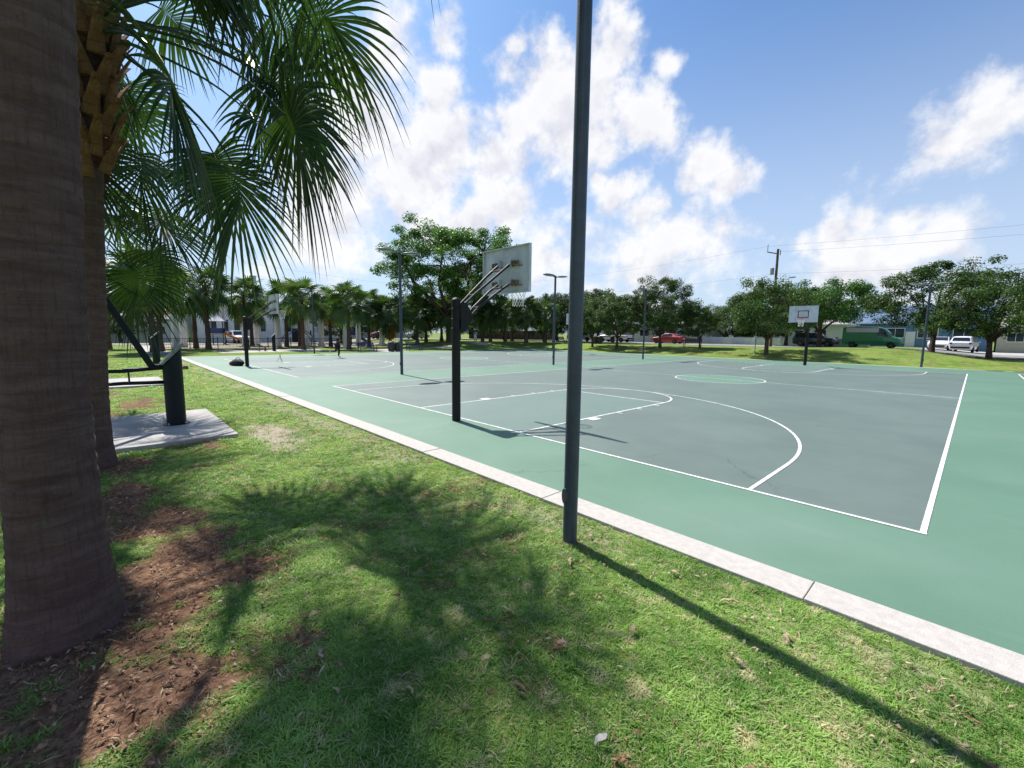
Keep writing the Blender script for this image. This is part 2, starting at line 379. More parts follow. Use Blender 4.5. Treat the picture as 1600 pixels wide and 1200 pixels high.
def court_markings(cx, cy0, L=28.65, Wd=15.24):
    h = Wd/2; Z1, Z2, Z3 = .002, .004, .006
    # playing surface
    flat('playing_surface', rect(cx-h, cx+h, cy0, cy0+L), Z1, SLATE)
    band('boundary_line', [(cx-h-.03, cy0), (cx+h+.03, cy0)], Z3); band('boundary_line', [(cx-h-.03, cy0+L), (cx+h+.03, cy0+L)], Z3)
    band('boundary_line', [(cx-h, cy0+.027), (cx-h, cy0+L-.027)], Z3); band('boundary_line', [(cx+h, cy0+.027), (cx+h, cy0+L-.027)], Z3)
    circ = [(cx+1.83*math.cos(a), cy0+L/2+1.83*math.sin(a)) for a in np.linspace(0, 2*math.pi, 65)[:-1]]
    flat('centre_circle_fill', circ, Z2, GREEN); band('centre_circle', circ, Z3, closed=True)
    band('half_court_line', [(cx-h+.026, cy0+L/2), (cx+h-.026, cy0+L/2)], Z3+.001)
    for s, y0 in ((1, cy0), (-1, cy0+L)):
        fx = lambda x, y: (cx+x*s, y0+y*s)
        flat('key_fill', [fx(*p) for p in rect(-1.83, 1.83, .026, 5.79)], Z2, KEYG)
        band('lane_line', [fx(-1.83, .026), fx(-1.83, 5.765)], Z3); band('lane_line', [fx(1.83, .026), fx(1.83, 5.765)], Z3)
        band('free_throw_line', [fx(-1.855, 5.79), fx(1.855, 5.79)], Z3)
        band('free_throw_arc', [fx(1.83*math.cos(a), 5.817+1.83*math.sin(a)) for a in np.linspace(0.0, math.pi, 41)], Z3)
        arc = [(6.02, .026), (6.02, .8)]+[(6.02*math.cos(a), 1.6+6.02*math.sin(a)) for a in np.linspace(0, math.pi, 73)]+[(-6.02, .8), (-6.02, .026)]
        band('three_point_line', [fx(*p) for p in arc], Z3+.002)
        for sx in (-1, 1):
            flat('lane_block', [fx(*p) for p in rect(sx*1.86 if sx > 0 else -2.06, 2.06 if sx > 0 else -1.86, 2.13, 2.43)], Z3, LINE)
            for yy in (3.35, 4.27, 5.18): flat('lane_mark', [fx(*p) for p in rect(1.86 if sx > 0 else -2.01, 2.01 if sx > 0 else -1.86, yy, yy+.05)], Z3, LINE)
court_markings(0., 0.); court_markings(-19.05, 0.); court_markings(9.57+7.62, 2.5)
# concrete kerb: slabs with open joints
KERB = mat('pale_concrete', (.42, .39, .36), .85, .06, 14., .5, 90., spec=.2, col2=(.46, .43, .4))
KERB2 = mat('path_concrete', (.36, .345, .325), .85, .16, .9, .5, 70., spec=.2, col2=(.45, .43, .41), coords='Object')
kb = MB(); kb.box((0, 0, -.1), (2.622, .335, .212)); kme = None
x = 7.11-2.63*15+2.63/2; kn = 0
while x < 24:
    if kme is None: o = kb.obj('kerb_slab', KERB, court, bevel=.006); kme = o.data; o.location = (x, -2.008, .003)
    else: o = mko('kerb_slab', kme, court, (x, -2.008, .003+.004*math.sin(x*3.1)), R(.05*math.sin(x*7)), .006)
    x += 2.63
x = -29.5
while x < 26: mko('kerb_slab', kme, court, (x, NORTH+.17, .003), 0, .006); x += 2.63

# ------------------------------------------------------------------ scatter (geometry nodes) for lawn, mulch, litter
def scatter(name, protos, pts, rots, scl, pick, m, extra=None):
    """one object: prototype pieces + loose points; the node tree sets a piece on each point"""
    v = []; f = []; kind = []
    for k, (pv, pf) in enumerate(protos):
        b = len(v); v += list(pv); f += [tuple(i+b for i in q) for q in pf]; kind += [k+1]*len(pv)
    nv = len(v); v = np.concatenate([np.array(v, float).reshape(-1, 3), pts]); kind = np.array(kind+[0]*len(pts), np.int32)
    me = bpy.data.meshes.new(name); me.from_pydata(v.tolist(), [], f); me.materials.append(m)
    at = me.attributes.new('kind', 'INT', 'POINT'); at.data.foreach_set('value', kind)
    pad = np.zeros((nv, 3)); at = me.attributes.new('rot', 'FLOAT_VECTOR', 'POINT'); at.data.foreach_set('vector', np.concatenate([pad, rots]).astype(np.float32).ravel())
    at = me.attributes.new('scl', 'FLOAT', 'POINT'); at.data.foreach_set('value', np.concatenate([np.zeros(nv), scl]).astype(np.float32))
    at = me.attributes.new('pick', 'INT', 'POINT'); at.data.foreach_set('value', np.concatenate([np.zeros(nv), pick]).astype(np.int32))
    o = mko(name, me)
    g = bpy.data.node_groups.new(name+'_scatter', 'GeometryNodeTree')
    g.interface.new_socket('Geometry', in_out='INPUT', socket_type='NodeSocketGeometry'); g.interface.new_socket('Geometry', in_out='OUTPUT', socket_type='NodeSocketGeometry')
    n = g.nodes; L = g.links
    gi = n.new('NodeGroupInput'); go = n.new('NodeGroupOutput')
    def attr(nm, ty):
        a = n.new('GeometryNodeInputNamedAttribute'); a.data_type = ty; a.inputs['Name'].default_value = nm
        return [s for s in a.outputs if s.name == 'Attribute' and s.enabled][0]
    kd = attr('kind', 'INT')
    def sel(k):
        c = n.new('FunctionNodeCompare'); c.data_type = 'INT'; c.operation = 'EQUAL'; L.new(kd, c.inputs[2]); c.inputs[3].default_value = k
        s = n.new('GeometryNodeSeparateGeometry'); s.domain = 'POINT'; L.new(gi.outputs[0], s.inputs[0]); L.new(c.outputs[0], s.inputs[1])
        return s.outputs[0]
    gt = n.new('GeometryNodeGeometryToInstance')
    for k in range(len(protos), 0, -1): L.new(sel(k), gt.inputs[0])
    ip = n.new('GeometryNodeInstanceOnPoints'); L.new(sel(0), ip.inputs['Points']); L.new(gt.outputs[0], ip.inputs['Instance'])
    ip.inputs['Pick Instance'].default_value = True
    L.new(attr('pick', 'INT'), ip.inputs['Instance Index'])
    er = n.new('FunctionNodeEulerToRotation'); L.new(attr('rot', 'FLOAT_VECTOR'), er.inputs[0]); L.new(er.outputs[0], ip.inputs['Rotation'])
    L.new(attr('scl', 'FLOAT'), ip.inputs['Scale'])
    L.new(ip.outputs[0], go.inputs[0])
    md = o.modifiers.new('scatter', 'NODES'); md.node_group = g
    return stuff(o)

def tuft(seed, nb, h, spread, w):
    r = random.Random(seed); v = []; f = []
    for i in range(nb):
        a = r.uniform(0, 2*math.pi); b = r.uniform(0, spread); px, py = b*math.cos(a), b*math.sin(a)
        az = a + r.uniform(-.9, .9); L = h*r.uniform(.5, 1.15); ln = r.uniform(.45, 1.5); ww = w*r.uniform(.7, 1.2)
        dx, dy = math.cos(az), math.sin(az); k = len(v)
        for t, q in ((0, 1.), (.45, .85), (.8, .5)):
            lean = ln*t*t*L; z = L*t*(1-.38*ln*t)
            v.append((px+dx*lean-dy*ww*q/2, py+dy*lean+dx*ww*q/2, z-.006)); v.append((px+dx*lean+dy*ww*q/2, py+dy*lean-dx*ww*q/2, z-.006))
        v.append((px+dx*ln*L, py+dy*ln*L, max(.006, L*(1-.42*ln))))
        f += [(k, k+1, k+3, k+2), (k+2, k+3, k+5, k+4), (k+4, k+5, k+6)]
    return v, f
GRASS = leafmat('grass_blades', (.1, .23, .035), (.38, .55, .15), (.64, .58, .37), .45, 1.3, .5, (1.15, 1.25, .6), .3, 75., True)
def wedge_points(n, d0, d1, seed):
    """points on the lawn in front of the camera between two distances"""
    r = np.random.default_rng(seed)
    a = yaw + r.uniform(R(-58), R(58), n); d = np.sqrt(r.uniform(d0*d0, d1*d1, n))
    x = CAM[0]+np.sin(a)*d; y = CAM[1]+np.cos(a)*d
    return x, y, r
def lawn():
    P = []; S = []; K = []; Rr = []
    for (n, d0, d1, s0, seed) in ((40000, .3, 4.2, .68, 1), (36000, 4.2, 8., .82, 2), (42000, 8., 17., 1.25, 3), (22000, 17., 36., 2.2, 4)):
        x, y, r = wedge_points(n, d0, d1, seed)
        mu = mulch_field(x, y); sa = sand_field(x, y)
        ok = (y < -2.2) & (r.uniform(0, 1, n) > np.maximum(mu*1.04, sa*.82))
        ok &= ~((x > -4.75) & (x < -1.25) & (y < -4.07)) & ~((x > -14.8) & (x < -11.2) & (y < -4.0))
        ok &= r.uniform(0, 1, n) < (.5+.8*fbm(x*2.2, y*2.2, 55))
        for p in (PALM1, PALM2): ok &= np.hypot(x-p[0], y-p[1]) > .3
        x, y = x[ok], y[ok]; n = len(x)
        P.append(np.stack([x, y, terr(x, y)], -1)); S.append(s0*(.62+.75*fbm(x*1.7, y*1.7, 40)**1.5+.3*r.uniform(0, 1, n)))
        K.append(r.integers(0, 5, n)); Rr.append(np.stack([r.normal(0, .12, n), r.normal(0, .12, n), r.uniform(0, 6.28, n)], -1))
    # a few rank tufts
    for (tx, ty) in ((6.35, -3.95), (4.4, -3.2), (2.7, -3.4), (1.5, -2.9)):
        r = np.random.default_rng(int(tx*100)); n = 26
        x = tx+r.normal(0, .05, n); y = ty+r.normal(0, .05, n)
        P.append(np.stack([x, y, terr(x, y)], -1)); S.append(r.uniform(.9, 1.4, n)); K.append(r.integers(0, 5, n)); Rr.append(np.stack([r.normal(0, .2, n), r.normal(0, .2, n), r.uniform(0, 6.28, n)], -1))
    protos = [tuft(1, 10, .044, .035, .0085), tuft(2, 11, .036, .045, .009), tuft(3, 9, .052, .03, .0075), tuft(4, 12, .032, .05, .0095), tuft(5, 8, .06, .025, .007)]
    o = scatter('lawn_grass', protos, np.concatenate(P), np.concatenate(Rr), np.concatenate(S), np.concatenate(K), GRASS)
    return tag(o, 'short patchy green lawn grass in front of the kerb', 'grass')
lawn()
def chip(seed, l, w, curl):
    r = random.Random(seed); v = []; f = []
    for i in range(5):
        t = i/4; ww = w*math.sin(math.pi*(.1+.8*t))*r.uniform(.8, 1.1); z = curl*math.sin(math.pi*t)*l + .004; s = r.uniform(-.1, .1)*l
        v += [(l*(t-.5), s-ww/2, z+ww*.15), (l*(t-.5), s+ww/2, z+ww*.15)]
        if i: f.append((2*i-2, 2*i-1, 2*i+1, 2*i))
    return v, f
def litter(name, n, dmax, seed, m, field, size, protos, label, cat):
    x, y, r = wedge_points(n, .3, dmax, seed)
    ok = (y < -2.25) & (r.uniform(0, 1, n) < field(x, y)) & ~((x > -4.75) & (x < -1.3) & (y < -4.1))
    for p in (PALM1, PALM2): ok &= np.hypot(x-p[0], y-p[1]) > .27
    x, y = x[ok], y[ok]; n = len(x)
    z = terr(x, y)+r.uniform(.0, .022, n)
    o = scatter(name, protos, np.stack([x, y, z], -1), np.stack([r.normal(0, .35, n), r.normal(0, .35, n), r.uniform(0, 6.28, n)], -1), size*r.uniform(.5, 1.3, n), r.integers(0, len(protos), n), m)
    return tag(o, label, cat)
MULCH = leafmat('bark_mulch', (.09, .042, .026), (.33, .18, .11), (.55, .42, .32), .05, 25., .8, (1, 1, 1), .15, 90.)
STRAW = leafmat('dry_straw', (.26, .18, .1), (.52, .43, .3), (.18, .1, .06), .1, 18., .7, (1, 1, .9), .15)
litter('bark_mulch', 60000, 11., 11, MULCH, lambda x, y: mulch_field(x, y)*.85, 1., [chip(1, .07, .013, .1), chip(2, .045, .02, .15), chip(3, .1, .006, .05), chip(4, .035, .012, .2), chip(5, .13, .004, .08)], 'brown shredded bark mulch around the palm trunks', 'mulch')
litter('dry_leaf_litter', 34000, 12., 12, STRAW, lambda x, y: .07+.25*sand_field(x, y)+.2*mulch_field(x, y)+.35*np.exp(-((y+2.7)/.5)**2), 1., [chip(11, .06, .008, .1), chip(12, .035, .015, .3), chip(13, .085, .005, .05), chip(14, .026, .017, .25)], 'dry straw and leaf scraps lying in the lawn', 'litter')
# larger fallen leaves, one by one
LEAF = mat('fallen_leaf_brown', (.34, .2, .12), .8, .4, 20., col2=(.55, .42, .3), coords='Object')
LEAFW = mat('fallen_leaf_pale', (.62, .56, .5), .7, .2, 20.)
lv, lf = chip(31, .075, .036, .16); lv2, lf2 = chip(33, .12, .022, .1)
lme = mk('fallen_leaf', lv, lf, LEAF).data; first = bpy.data.objects['fallen_leaf']; l2 = None
spots = [(6.22, -3.86), (5.62, -3.05), (5.05, -3.55), (6.02, -2.72), (6.62, -3.05), (7.02, -3.2), (6.3, -2.55), (5.2, -4.62), (6.45, -3.42), (6.9, -2.9), (5.75, -3.9), (4.8, -4.15), (5.45, -2.55), (7.15, -2.75), (6.0, -4.3), (4.2, -3.6), (5.3, -5.0), (4.9, -4.9), (3.4, -3.1), (6.75, -2.62), (5.95, -3.42), (4.55, -2.75), (5.9, -4.75), (2.9, -2.95)]
for i, (lx, ly) in enumerate(spots):
    o = first if i == 0 else mko('fallen_leaf', lme)
    if i % 3 == 1:
        if l2 is None: l2 = bpy.data.meshes.new('fallen_leaf_long'); l2.from_pydata(lv2, [], lf2); l2.materials.append(LEAF)
        o.data = l2
    o.location = (lx, ly, tz(lx, ly)+.03); o.rotation_euler = (random.uniform(-.4, .4), random.uniform(-.4, .4), random.uniform(0, 6.28))
    tag(o, 'curled dry brown leaf fallen on the short lawn', 'leaf', 'fallen leaves on the lawn')
o = mk('fallen_leaf', *chip(41, .075, .03, .22), LEAFW); o.location = (6.76, -4.22, tz(6.76, -4.22)+.035); o.rotation_euler = (.5, -.3, 1.2)
tag(o, 'pale whitish curled leaf on the shaded lawn edge', 'leaf')

# ------------------------------------------------------------------ palms
def premesh(name, vf, m, smooth=False):
    q = bpy.data.meshes.new(name); q.from_pydata([tuple(a) for a in vf[0]], [], vf[1]); q.materials.append(m)
    if smooth: q.polygons.foreach_set('use_smooth', [True]*len(q.polygons))
    return q
def frond_mesh(seed, elev, lp=1.5, blade=1.05, N=22, w0=.05, droop=.5, bend=45., spans=5, vee=True, pet=True, fanw=118., roll=0.):
    """costapalmate fan leaf growing along +X, gravity along -Z"""
    r = random.Random(seed); v = []; f = []
    th = R(elev); p = Vector((0, 0, 0)); pts = [p.copy()]; K = 8
    for i in range(K):
        th -= R(bend)*(.4+1.2*i/K)/K; p = p+Vector((math.cos(th), 0, math.sin(th)))*lp/K; pts.append(p.copy())
    if pet:
        mb = MB(); mb.tube(pts, [.026-.014*i/K for i in range(K+1)], 5); v += mb.v; f += mb.f
    cost = []; cl = blade*.42
    for i in range(7):
        cost.append((p.copy(), th)); th -= R(bend*1.1)/6; p = p+Vector((math.cos(th), 0, math.sin(th)))*cl/6
    S = Vector((0, 1, 0))
    for i in range(-N, N+1):
        u = i/N; q = (1-abs(u)**.8)*6; k = min(5, int(q)); fr = q-k
        o = cost[k][0].lerp(cost[k+1][0], fr); t0 = cost[k][1]*(1-fr)+cost[k+1][1]*fr
        d = Vector((math.cos(t0), 0, math.sin(t0))); n = Vector((-math.sin(t0), 0, math.cos(t0))); S = Vector((0, 1, 0))*math.cos(R(roll))+n*math.sin(R(roll)); n = d.cross(S)
        a = R(fanw)*u+r.uniform(-.035, .035)
        dd = (d*math.cos(a)+S*math.sin(a)+n*(.12*math.cos(a*2)-.25*abs(u)*abs(u)*0 + r.uniform(-.05, .05))).normalized()
        wd = (d*-math.sin(a)+S*math.cos(a)).normalized(); nn = dd.cross(wd)
        if nn.z < 0: nn = -nn
        L = blade*(1.-.28*u*u)*r.uniform(.9, 1.06); dr = droop*r.uniform(.75, 1.3)
        b = len(v)
        for j in range(spans+1):
            t = (j/spans)**.9; c = o+dd*(L*t*(1-.12*dr*t*t))+Vector((0, 0, -dr*L*t**2.9*.95))
            w = w0*((t/.42)*.66+.34 if t < .42 else max(0.02, (1-t)/.58)**.8)
            if vee: v += [c+wd*w/2+nn*w*.3, c-nn*w*.1, c-wd*w/2+nn*w*.3]
            else: v += [c+wd*w/2, c-wd*w/2]
        for j in range(spans):
            if vee:
                k = b+3*j; f += [(k, k+1, k+4, k+3), (k+1, k+2, k+5, k+4)]
            else:
                k = b+2*j; f.append((k, k+1, k+3, k+2))
    return v, f
PALMLEAF = leafmat('palm_leaf', (.018, .04, .014), (.045, .085, .026), None, .17, 1.5, .42, (1.8, 2.2, .5), .35)
PALMLEAF2 = leafmat('palm_leaf_far', (.035, .072, .022), (.1, .155, .055), None, .22, .5, .5, (1.4, 1.6, .6), .3)
DEADLEAF = leafmat('palm_leaf_dead', (.3, .17, .05), (.42, .3, .09), None, .35, 2., .6, (1.3, 1.1, .6), .2)
def trunk_mat(name, c1, c2, c3):
    M = bpy.data.materials.new(name); M.use_nodes = True; t = M.node_tree; N = NT(t); b = t.nodes['Principled BSDF']
    b.inputs['Roughness'].default_value = .92; b.inputs['Specular IOR Level'].default_value = .12
    tc = N.node('ShaderNodeTexCoord').outputs['Object']
    st = N.node('ShaderNodeMapping'); t.links.new(tc, st.inputs['Vector']); st.inputs['Scale'].default_value = (1, 1, 7)
    sv = N.node('ShaderNodeMapping'); t.links.new(tc, sv.inputs['Vector']); sv.inputs['Scale'].default_value = (9, 9, .6)
    rings = N.noise(st.outputs[0], 2.2, 6, .65, 0, .6); fib = N.noise(sv.outputs[0], 6., 5, .7); pat = N.noise(tc, 3., 5, .6)
    c = N.mix(N.ramp(rings, .28, .74), c1, c2); c = N.mix(N.math('MULTIPLY', N.ramp(fib, .45, .7), .5), c, c3)
    c = N.mix(N.math('MULTIPLY', N.ramp(pat, .58, .72), .4), c, (.13, .15, .1))
    t.links.new(c, b.inputs['Base Color'])
    h = N.math('ADD', N.math('MULTIPLY', rings, .6), N.math('MULTIPLY', fib, .4)); h = N.math('ADD', h, N.math('MULTIPLY', N.noise(tc, 70., 3, .7), .3))
    bn = N.node('ShaderNodeBump', {'Strength': 1., 'Distance': .045}); t.links.new(h, bn.inputs['Height']); t.links.new(bn.outputs[0], b.inputs['Normal'])
    MATS[name] = M
    return M
TRUNK = trunk_mat('palm_trunk_grey', (.105, .064, .06), (.175, .12, .112), (.07, .04, .038))
FIBRE = trunk_mat('palm_fibre_brown', (.13, .06, .03), (.3, .16, .08), (.36, .25, .16))
def ring_trunk(H, r0, r1, flare, seed, lean=(0, 0), n=44, step=.03):
    v = []; f = []; zs = np.arange(-.25, H+step, step)
    r = random.Random(seed); rg = 0.; ph = 0.; rings = []
    z = 0.
    while z < H+.3: rings.append(z); z += r.uniform(.07, .13)
    rings = np.array(rings)
    ang = np.linspace(0, 2*np.pi, n, endpoint=False)
    for z in zs:
        t = max(0, z)/H; rad = r0+(r1-r0)*min(1, t*1.2)+flare*math.exp(-max(0, z)/.32)+.02*math.sin(z*1.3+seed)
        zz = z+.025*np.sin(ang*2+seed)+.012*np.sin(ang*5+z*2)
        d = np.min(np.abs(zz[:, None]-rings[None, :]), 1)
        rr_ = rad*(1+.025*np.sin(ang*3+seed+z*.7))-.012*np.exp(-(d/.011)**2)+.009*(vnoise(ang*8, np.full(n, z*22), seed)-.5)-.01*ss(.72, .8, vnoise(ang*9, np.full(n, z*1.6), seed+11))+.008*(vnoise(ang*3, np.full(n, z*4), seed+3)-.5)
        if z < .1: rr_ = rr_ + .03*ss(.1, -.2, z)*(vnoise(ang*6, np.full(n, 0.), seed+8))
        cx = lean[0]*t*t; cy = lean[1]*t*t
        v += [(cx+rr_[k]*math.cos(ang[k]), cy+rr_[k]*math.sin(ang[k]), z) for k in range(n)]
    m = len(zs)
    for i in range(m-1):
        for k in range(n): f.append((i*n+k, i*n+(k+1) % n, (i+1)*n+(k+1) % n, (i+1)*n+k))
    f.append(tuple((m-1)*n+k for k in range(n)))
    return v, f
ELEV = [72, 52, 34, 18, 4, -12, -28]
FR = []                                # for each elevation: flat, rolled left, rolled right
for i, e in enumerate(ELEV):
    for s, rl in enumerate((8, -42, 42)):
        mv, mf = frond_mesh(100+i*7+s, e, 1.7+.1*s, 1.2+.06*s, 22, .052, .26+.04*(i % 3), 30+5*s, 6, roll=rl)
        q = bpy.data.meshes.new('frond'); q.from_pydata([tuple(a) for a in mv], [], mf); q.materials.append(PALMLEAF); FR.append(q)
for (sd, e, lp, bl, be, rl) in ((501, -8, 2.65, 1.2, 40, -60), (502, 22, 2.6, 1.3, 40, -52), (503, -28, 1.6, 1.1, 35, -48), (504, 6, 2.2, 1.2, 42, -30)):
    mv, mf = frond_mesh(sd, e, lp, bl, 24, .05, .34, be, 7, roll=rl); FR.append(premesh('frond', (mv, mf), PALMLEAF))
dv, df = frond_mesh(77, -48, 1.2, .9, 16, .03, .7, 30, 4)
DEADFR = bpy.data.meshes.new('dead_frond'); DEADFR.from_pydata([tuple(a) for a in dv], [], df); DEADFR.materials.append(DEADLEAF)
# leaf base ("boot") left on the trunk
bm_ = MB(); bv = []
for i, (z, w, th_) in enumerate(((0, .075, .03), (.12, .06, .028), (.24, .042, .022), (.34, .034, .016))):
    y = .02+.16*(z/.34)**1.5
    bv += [(y, -w, z), (y+th_, -w*.6, z+.01), (y+th_, w*.6, z+.01), (y, w, z)]
bf = [(0, 3, 2, 1), (12, 13, 14, 15)]+[(i*4+k, i*4+(k+1) % 4, i*4+4+(k+1) % 4, i*4+4+k) for i in range(3) for k in range(4)]
def near_palm(loc, H, crown_z, r0, r1, flare, seed, label, fronds, boots_from=None, n_auto=22, zrot0=0., lean=(0, 0)):
    t = thing('sabal_palm', label, 'palm tree', (loc[0], loc[1], tz(*loc)))
    v, f = ring_trunk(H, r0, r1, flare, seed, lean); mk('trunk', v, f, TRUNK, t, smooth=True)
    r = random.Random(seed*13)
    if boots_from is not None:
        q_ = (boots_from/H)**2
        v, f = ring_trunk(H-boots_from+.1, r1-.05, r1+.075, 0, seed+5, (lean[0]*(1-q_), lean[1]*(1-q_)), n=30, step=.05); o = mk('fibre_sheath', v, f, FIBRE, t, smooth=True); o.location = (lean[0]*q_, lean[1]*q_, boots_from)
        bme = None; z = boots_from; a = 0
        while z < crown_z-.1:
            if bme is None: o = mk('leaf_base', bv, bf, FIBRE, t); bme = o.data
            else: o = mko('leaf_base', bme, t)
            o.location = (math.cos(a)*(r1+.005)+lean[0]*(z/H)**2, math.sin(a)*(r1+.005)+lean[1]*(z/H)**2, z); o.rotation_euler = (r.uniform(-.2, .2), r.uniform(-.12, .12), a); o.scale = (1.35,)*3
            a += 2.4; z += .035
    def put(az, cls, sc_=1., dz=0., roll=0.):
        o = mko('frond', FR[cls], t); o.location = (lean[0]+.1*math.cos(az), lean[1]+.1*math.sin(az), crown_z+dz); o.rotation_euler = (roll, 0, az); o.scale = (sc_,)*3
    for (az, cls, s, dz) in fronds: put(R(az), cls, s, dz)
    a = zrot0
    for i in range(n_auto):
        k = i/n_auto; cls = min(6, int(k*7))*3+r.randint(0, 2); put(a, cls, r.uniform(.85, 1.08), .25-.45*k, r.uniform(-.15, .15)); a += 2.399963+r.uniform(-.2, .2)
    return t
near_palm(PALM1, 6.9, 6.8, .235, .21, .06, 3, 'stout sabal palm with bare grey ringed trunk rising from bark mulch', [(60, 10, .95, .15)], n_auto=13, zrot0=.4, lean=(.3, .3))
p2 = near_palm(PALM2, 5.9, 5.75, .2, .2, .06, 5, 'sabal palm with shaggy brown leaf bases and wide drooping fans beside the exercise pad', [(43, 21, 1., 0), (49, 22, 1., .15), (100, 23, 1., -.05), (70, 24, 1., .1), (15, 22, .95, .2), (85, 7, 1.15, .3), (4, 7, 1.1, .3), (98, 10, 1.1, .2), (20, 10, 1., .2)], 3.9, 20, 1.3, lean=(.4, .4))
near_palm(PALM3, 4.7, 4.55, .19, .17, .05, 8, 'shorter sabal palm with thatch of low fans behind the exercise post', [], 2.6, 30, .2)

# ------------------------------------------------------------------ light poles
PAINT = mat('lamp_grey_blue_paint', (.045, .06, .086), .45, .14, 9., .12, 50., .15, .5)
HEADP = mat('lamp_head_paint', (.13, .17, .21), .45, .1, 9.)
PAINTD = mat('lamp_dark_fitting', (.05, .055, .065), .5, .1)
LENS = mat('lamp_lens', (.5, .52, .52), .2, .05)
def lamp(loc, rz, label, H=5.5, camera=False, first=[None]):
    if first[0] is not None:
        return dup(first[0], (loc[0], loc[1], loc[2]), rz, label)
    t = thing('light_pole', label, 'light pole', loc, rz, 'twin headed light poles round the courts')
    MB().tube([(0, 0, -.3), (0, 0, .02), (0, 0, 2.5), (0, 0, H-.06)], [.066, .066, .065, .063], 20).obj('pole', PAINT, t, smooth=False)
    MB().lathe([(.064, 0), (.064, .03), (.05, .05), (.01, .058)], 16, (0, 0, H-.06)).obj('pole_cap', PAINT, t)
    mb = MB(); v = []; 
    ring = [(.036*math.cos(a), .075*math.sin(a)) for a in np.linspace(0, 2*math.pi, 17)[:-1]]
    n = 16; vv = [(x, -.058, z) for x, z in ring]+[(x, -.082, z) for x, z in ring]
    ff = [tuple(range(n, 2*n))]+[(i, (i+1) % n, n+(i+1) % n, n+i) for i in range(n)]
    o = mk('hand_hole_cover', vv, ff, PAINTD, t, bevel=.004); o.location.z = .5; o.rotation_euler.z = R(-14)
    for s in (-1, 1):
        MB().tube([(0, s*.03, H-.13), (0, s*.14, H-.09), (0, s*.26, H-.045)], [.03, .026, .022], 8).obj('head_arm', PAINT, t)
        prof = [(.02, -.02), (.24, -.03), (.29, -.015), (.3, .0), (.27, .03), (.17, .055), (.03, .065)]
        v = []; f = []; n = 24
        for (r_, z) in prof:
            for k in range(n):
                a = 2*math.pi*k/n; v.append((r_*1.0*math.cos(a), r_*1.5*math.sin(a), z+.10*r_*math.sin(a)*s*1.0))
        for i in range(len(prof)-1):
            for k in range(n): f.append((i*n+k, i*n+(k+1) % n, (i+1)*n+(k+1) % n, (i+1)*n+k))
        f += [tuple(range(n-1, -1, -1)), tuple((len(prof)-1)*n+k for k in range(n))]
        h = mk('lamp_head', v, f, HEADP, t, smooth=True); h.location = (0, s*.58, H-.03)
        MB().lathe([(.2, -.038), (.2, -.027)], 20, (0, 0, 0), .9).obj('lens', LENS, h)
    first[0] = t
    return t
lamp((5.351, -2.731, -.06), 0, 'tall grey light pole in the lawn beside the near kerb')
lamp((-10.13, 4.08, 0), 0, 'twin headed light pole between the courts next to the near free throw lane', 5.5)
lamp((-10.26, 14.72, 0), 0, 'twin headed light pole between the courts by the half court line')
lamp((-10.35, 25.6, 0), 0, 'twin headed light pole between the courts near their far baseline')
lamp((-28.6, 35.3, tz(-28.6, 35.3)), 0, 'twin headed light pole at the far corner of the farther court')
lamp((-31.87, 7.6, tz(-31.87, 7.6)), 0, 'twin headed light pole on the grass beside the running person')
lamp((5.43, 33.9, tz(5.43, 33.9)), R(90), 'twin headed light pole at the grass mound behind the white car')

# ------------------------------------------------------------------ basketball hoops
BLACK = mat('hoop_black_paint', (.009, .008, .009), .55, .25, 12., .15, 60., 0., .3)
BOARD = mat('backboard_white_steel', (.58, .59, .62), .5, .14, 3., .1, 30., .2, .4)
RUST = mat('rusty_bracket', (.16, .08, .05), .8, .4, 18., .4, 50., .2, .3, col2=(.46, .36, .27))
CHROME = mat('arm_dark_steel', (.016, .013, .014), .5, .3, 15., .1, 40., 0., .35)
RIMR = mat('rim_orange_paint', (.45, .09, .03), .5, .2)
NET = mat('net_cord', (.75, .75, .74), .8, .08)
TARGET = mat('backboard_target_paint', (.09, .03, .03), .6, .2)
def torus(R0, r, n=28, m_=8):
    v = []; f = []
    for i in range(n):
        a = 2*math.pi*i/n
        for j in range(m_):
            b = 2*math.pi*j/m_; v.append(((R0+r*math.cos(b))*math.cos(a), (R0+r*math.cos(b))*math.sin(a), r*math.sin(b)))
    for i in range(n):
        for j in range(m_): f.append((i*m_+j, ((i+1) % n)*m_+j, ((i+1) % n)*m_+(j+1) % m_, i*m_+(j+1) % m_))
    return v, f
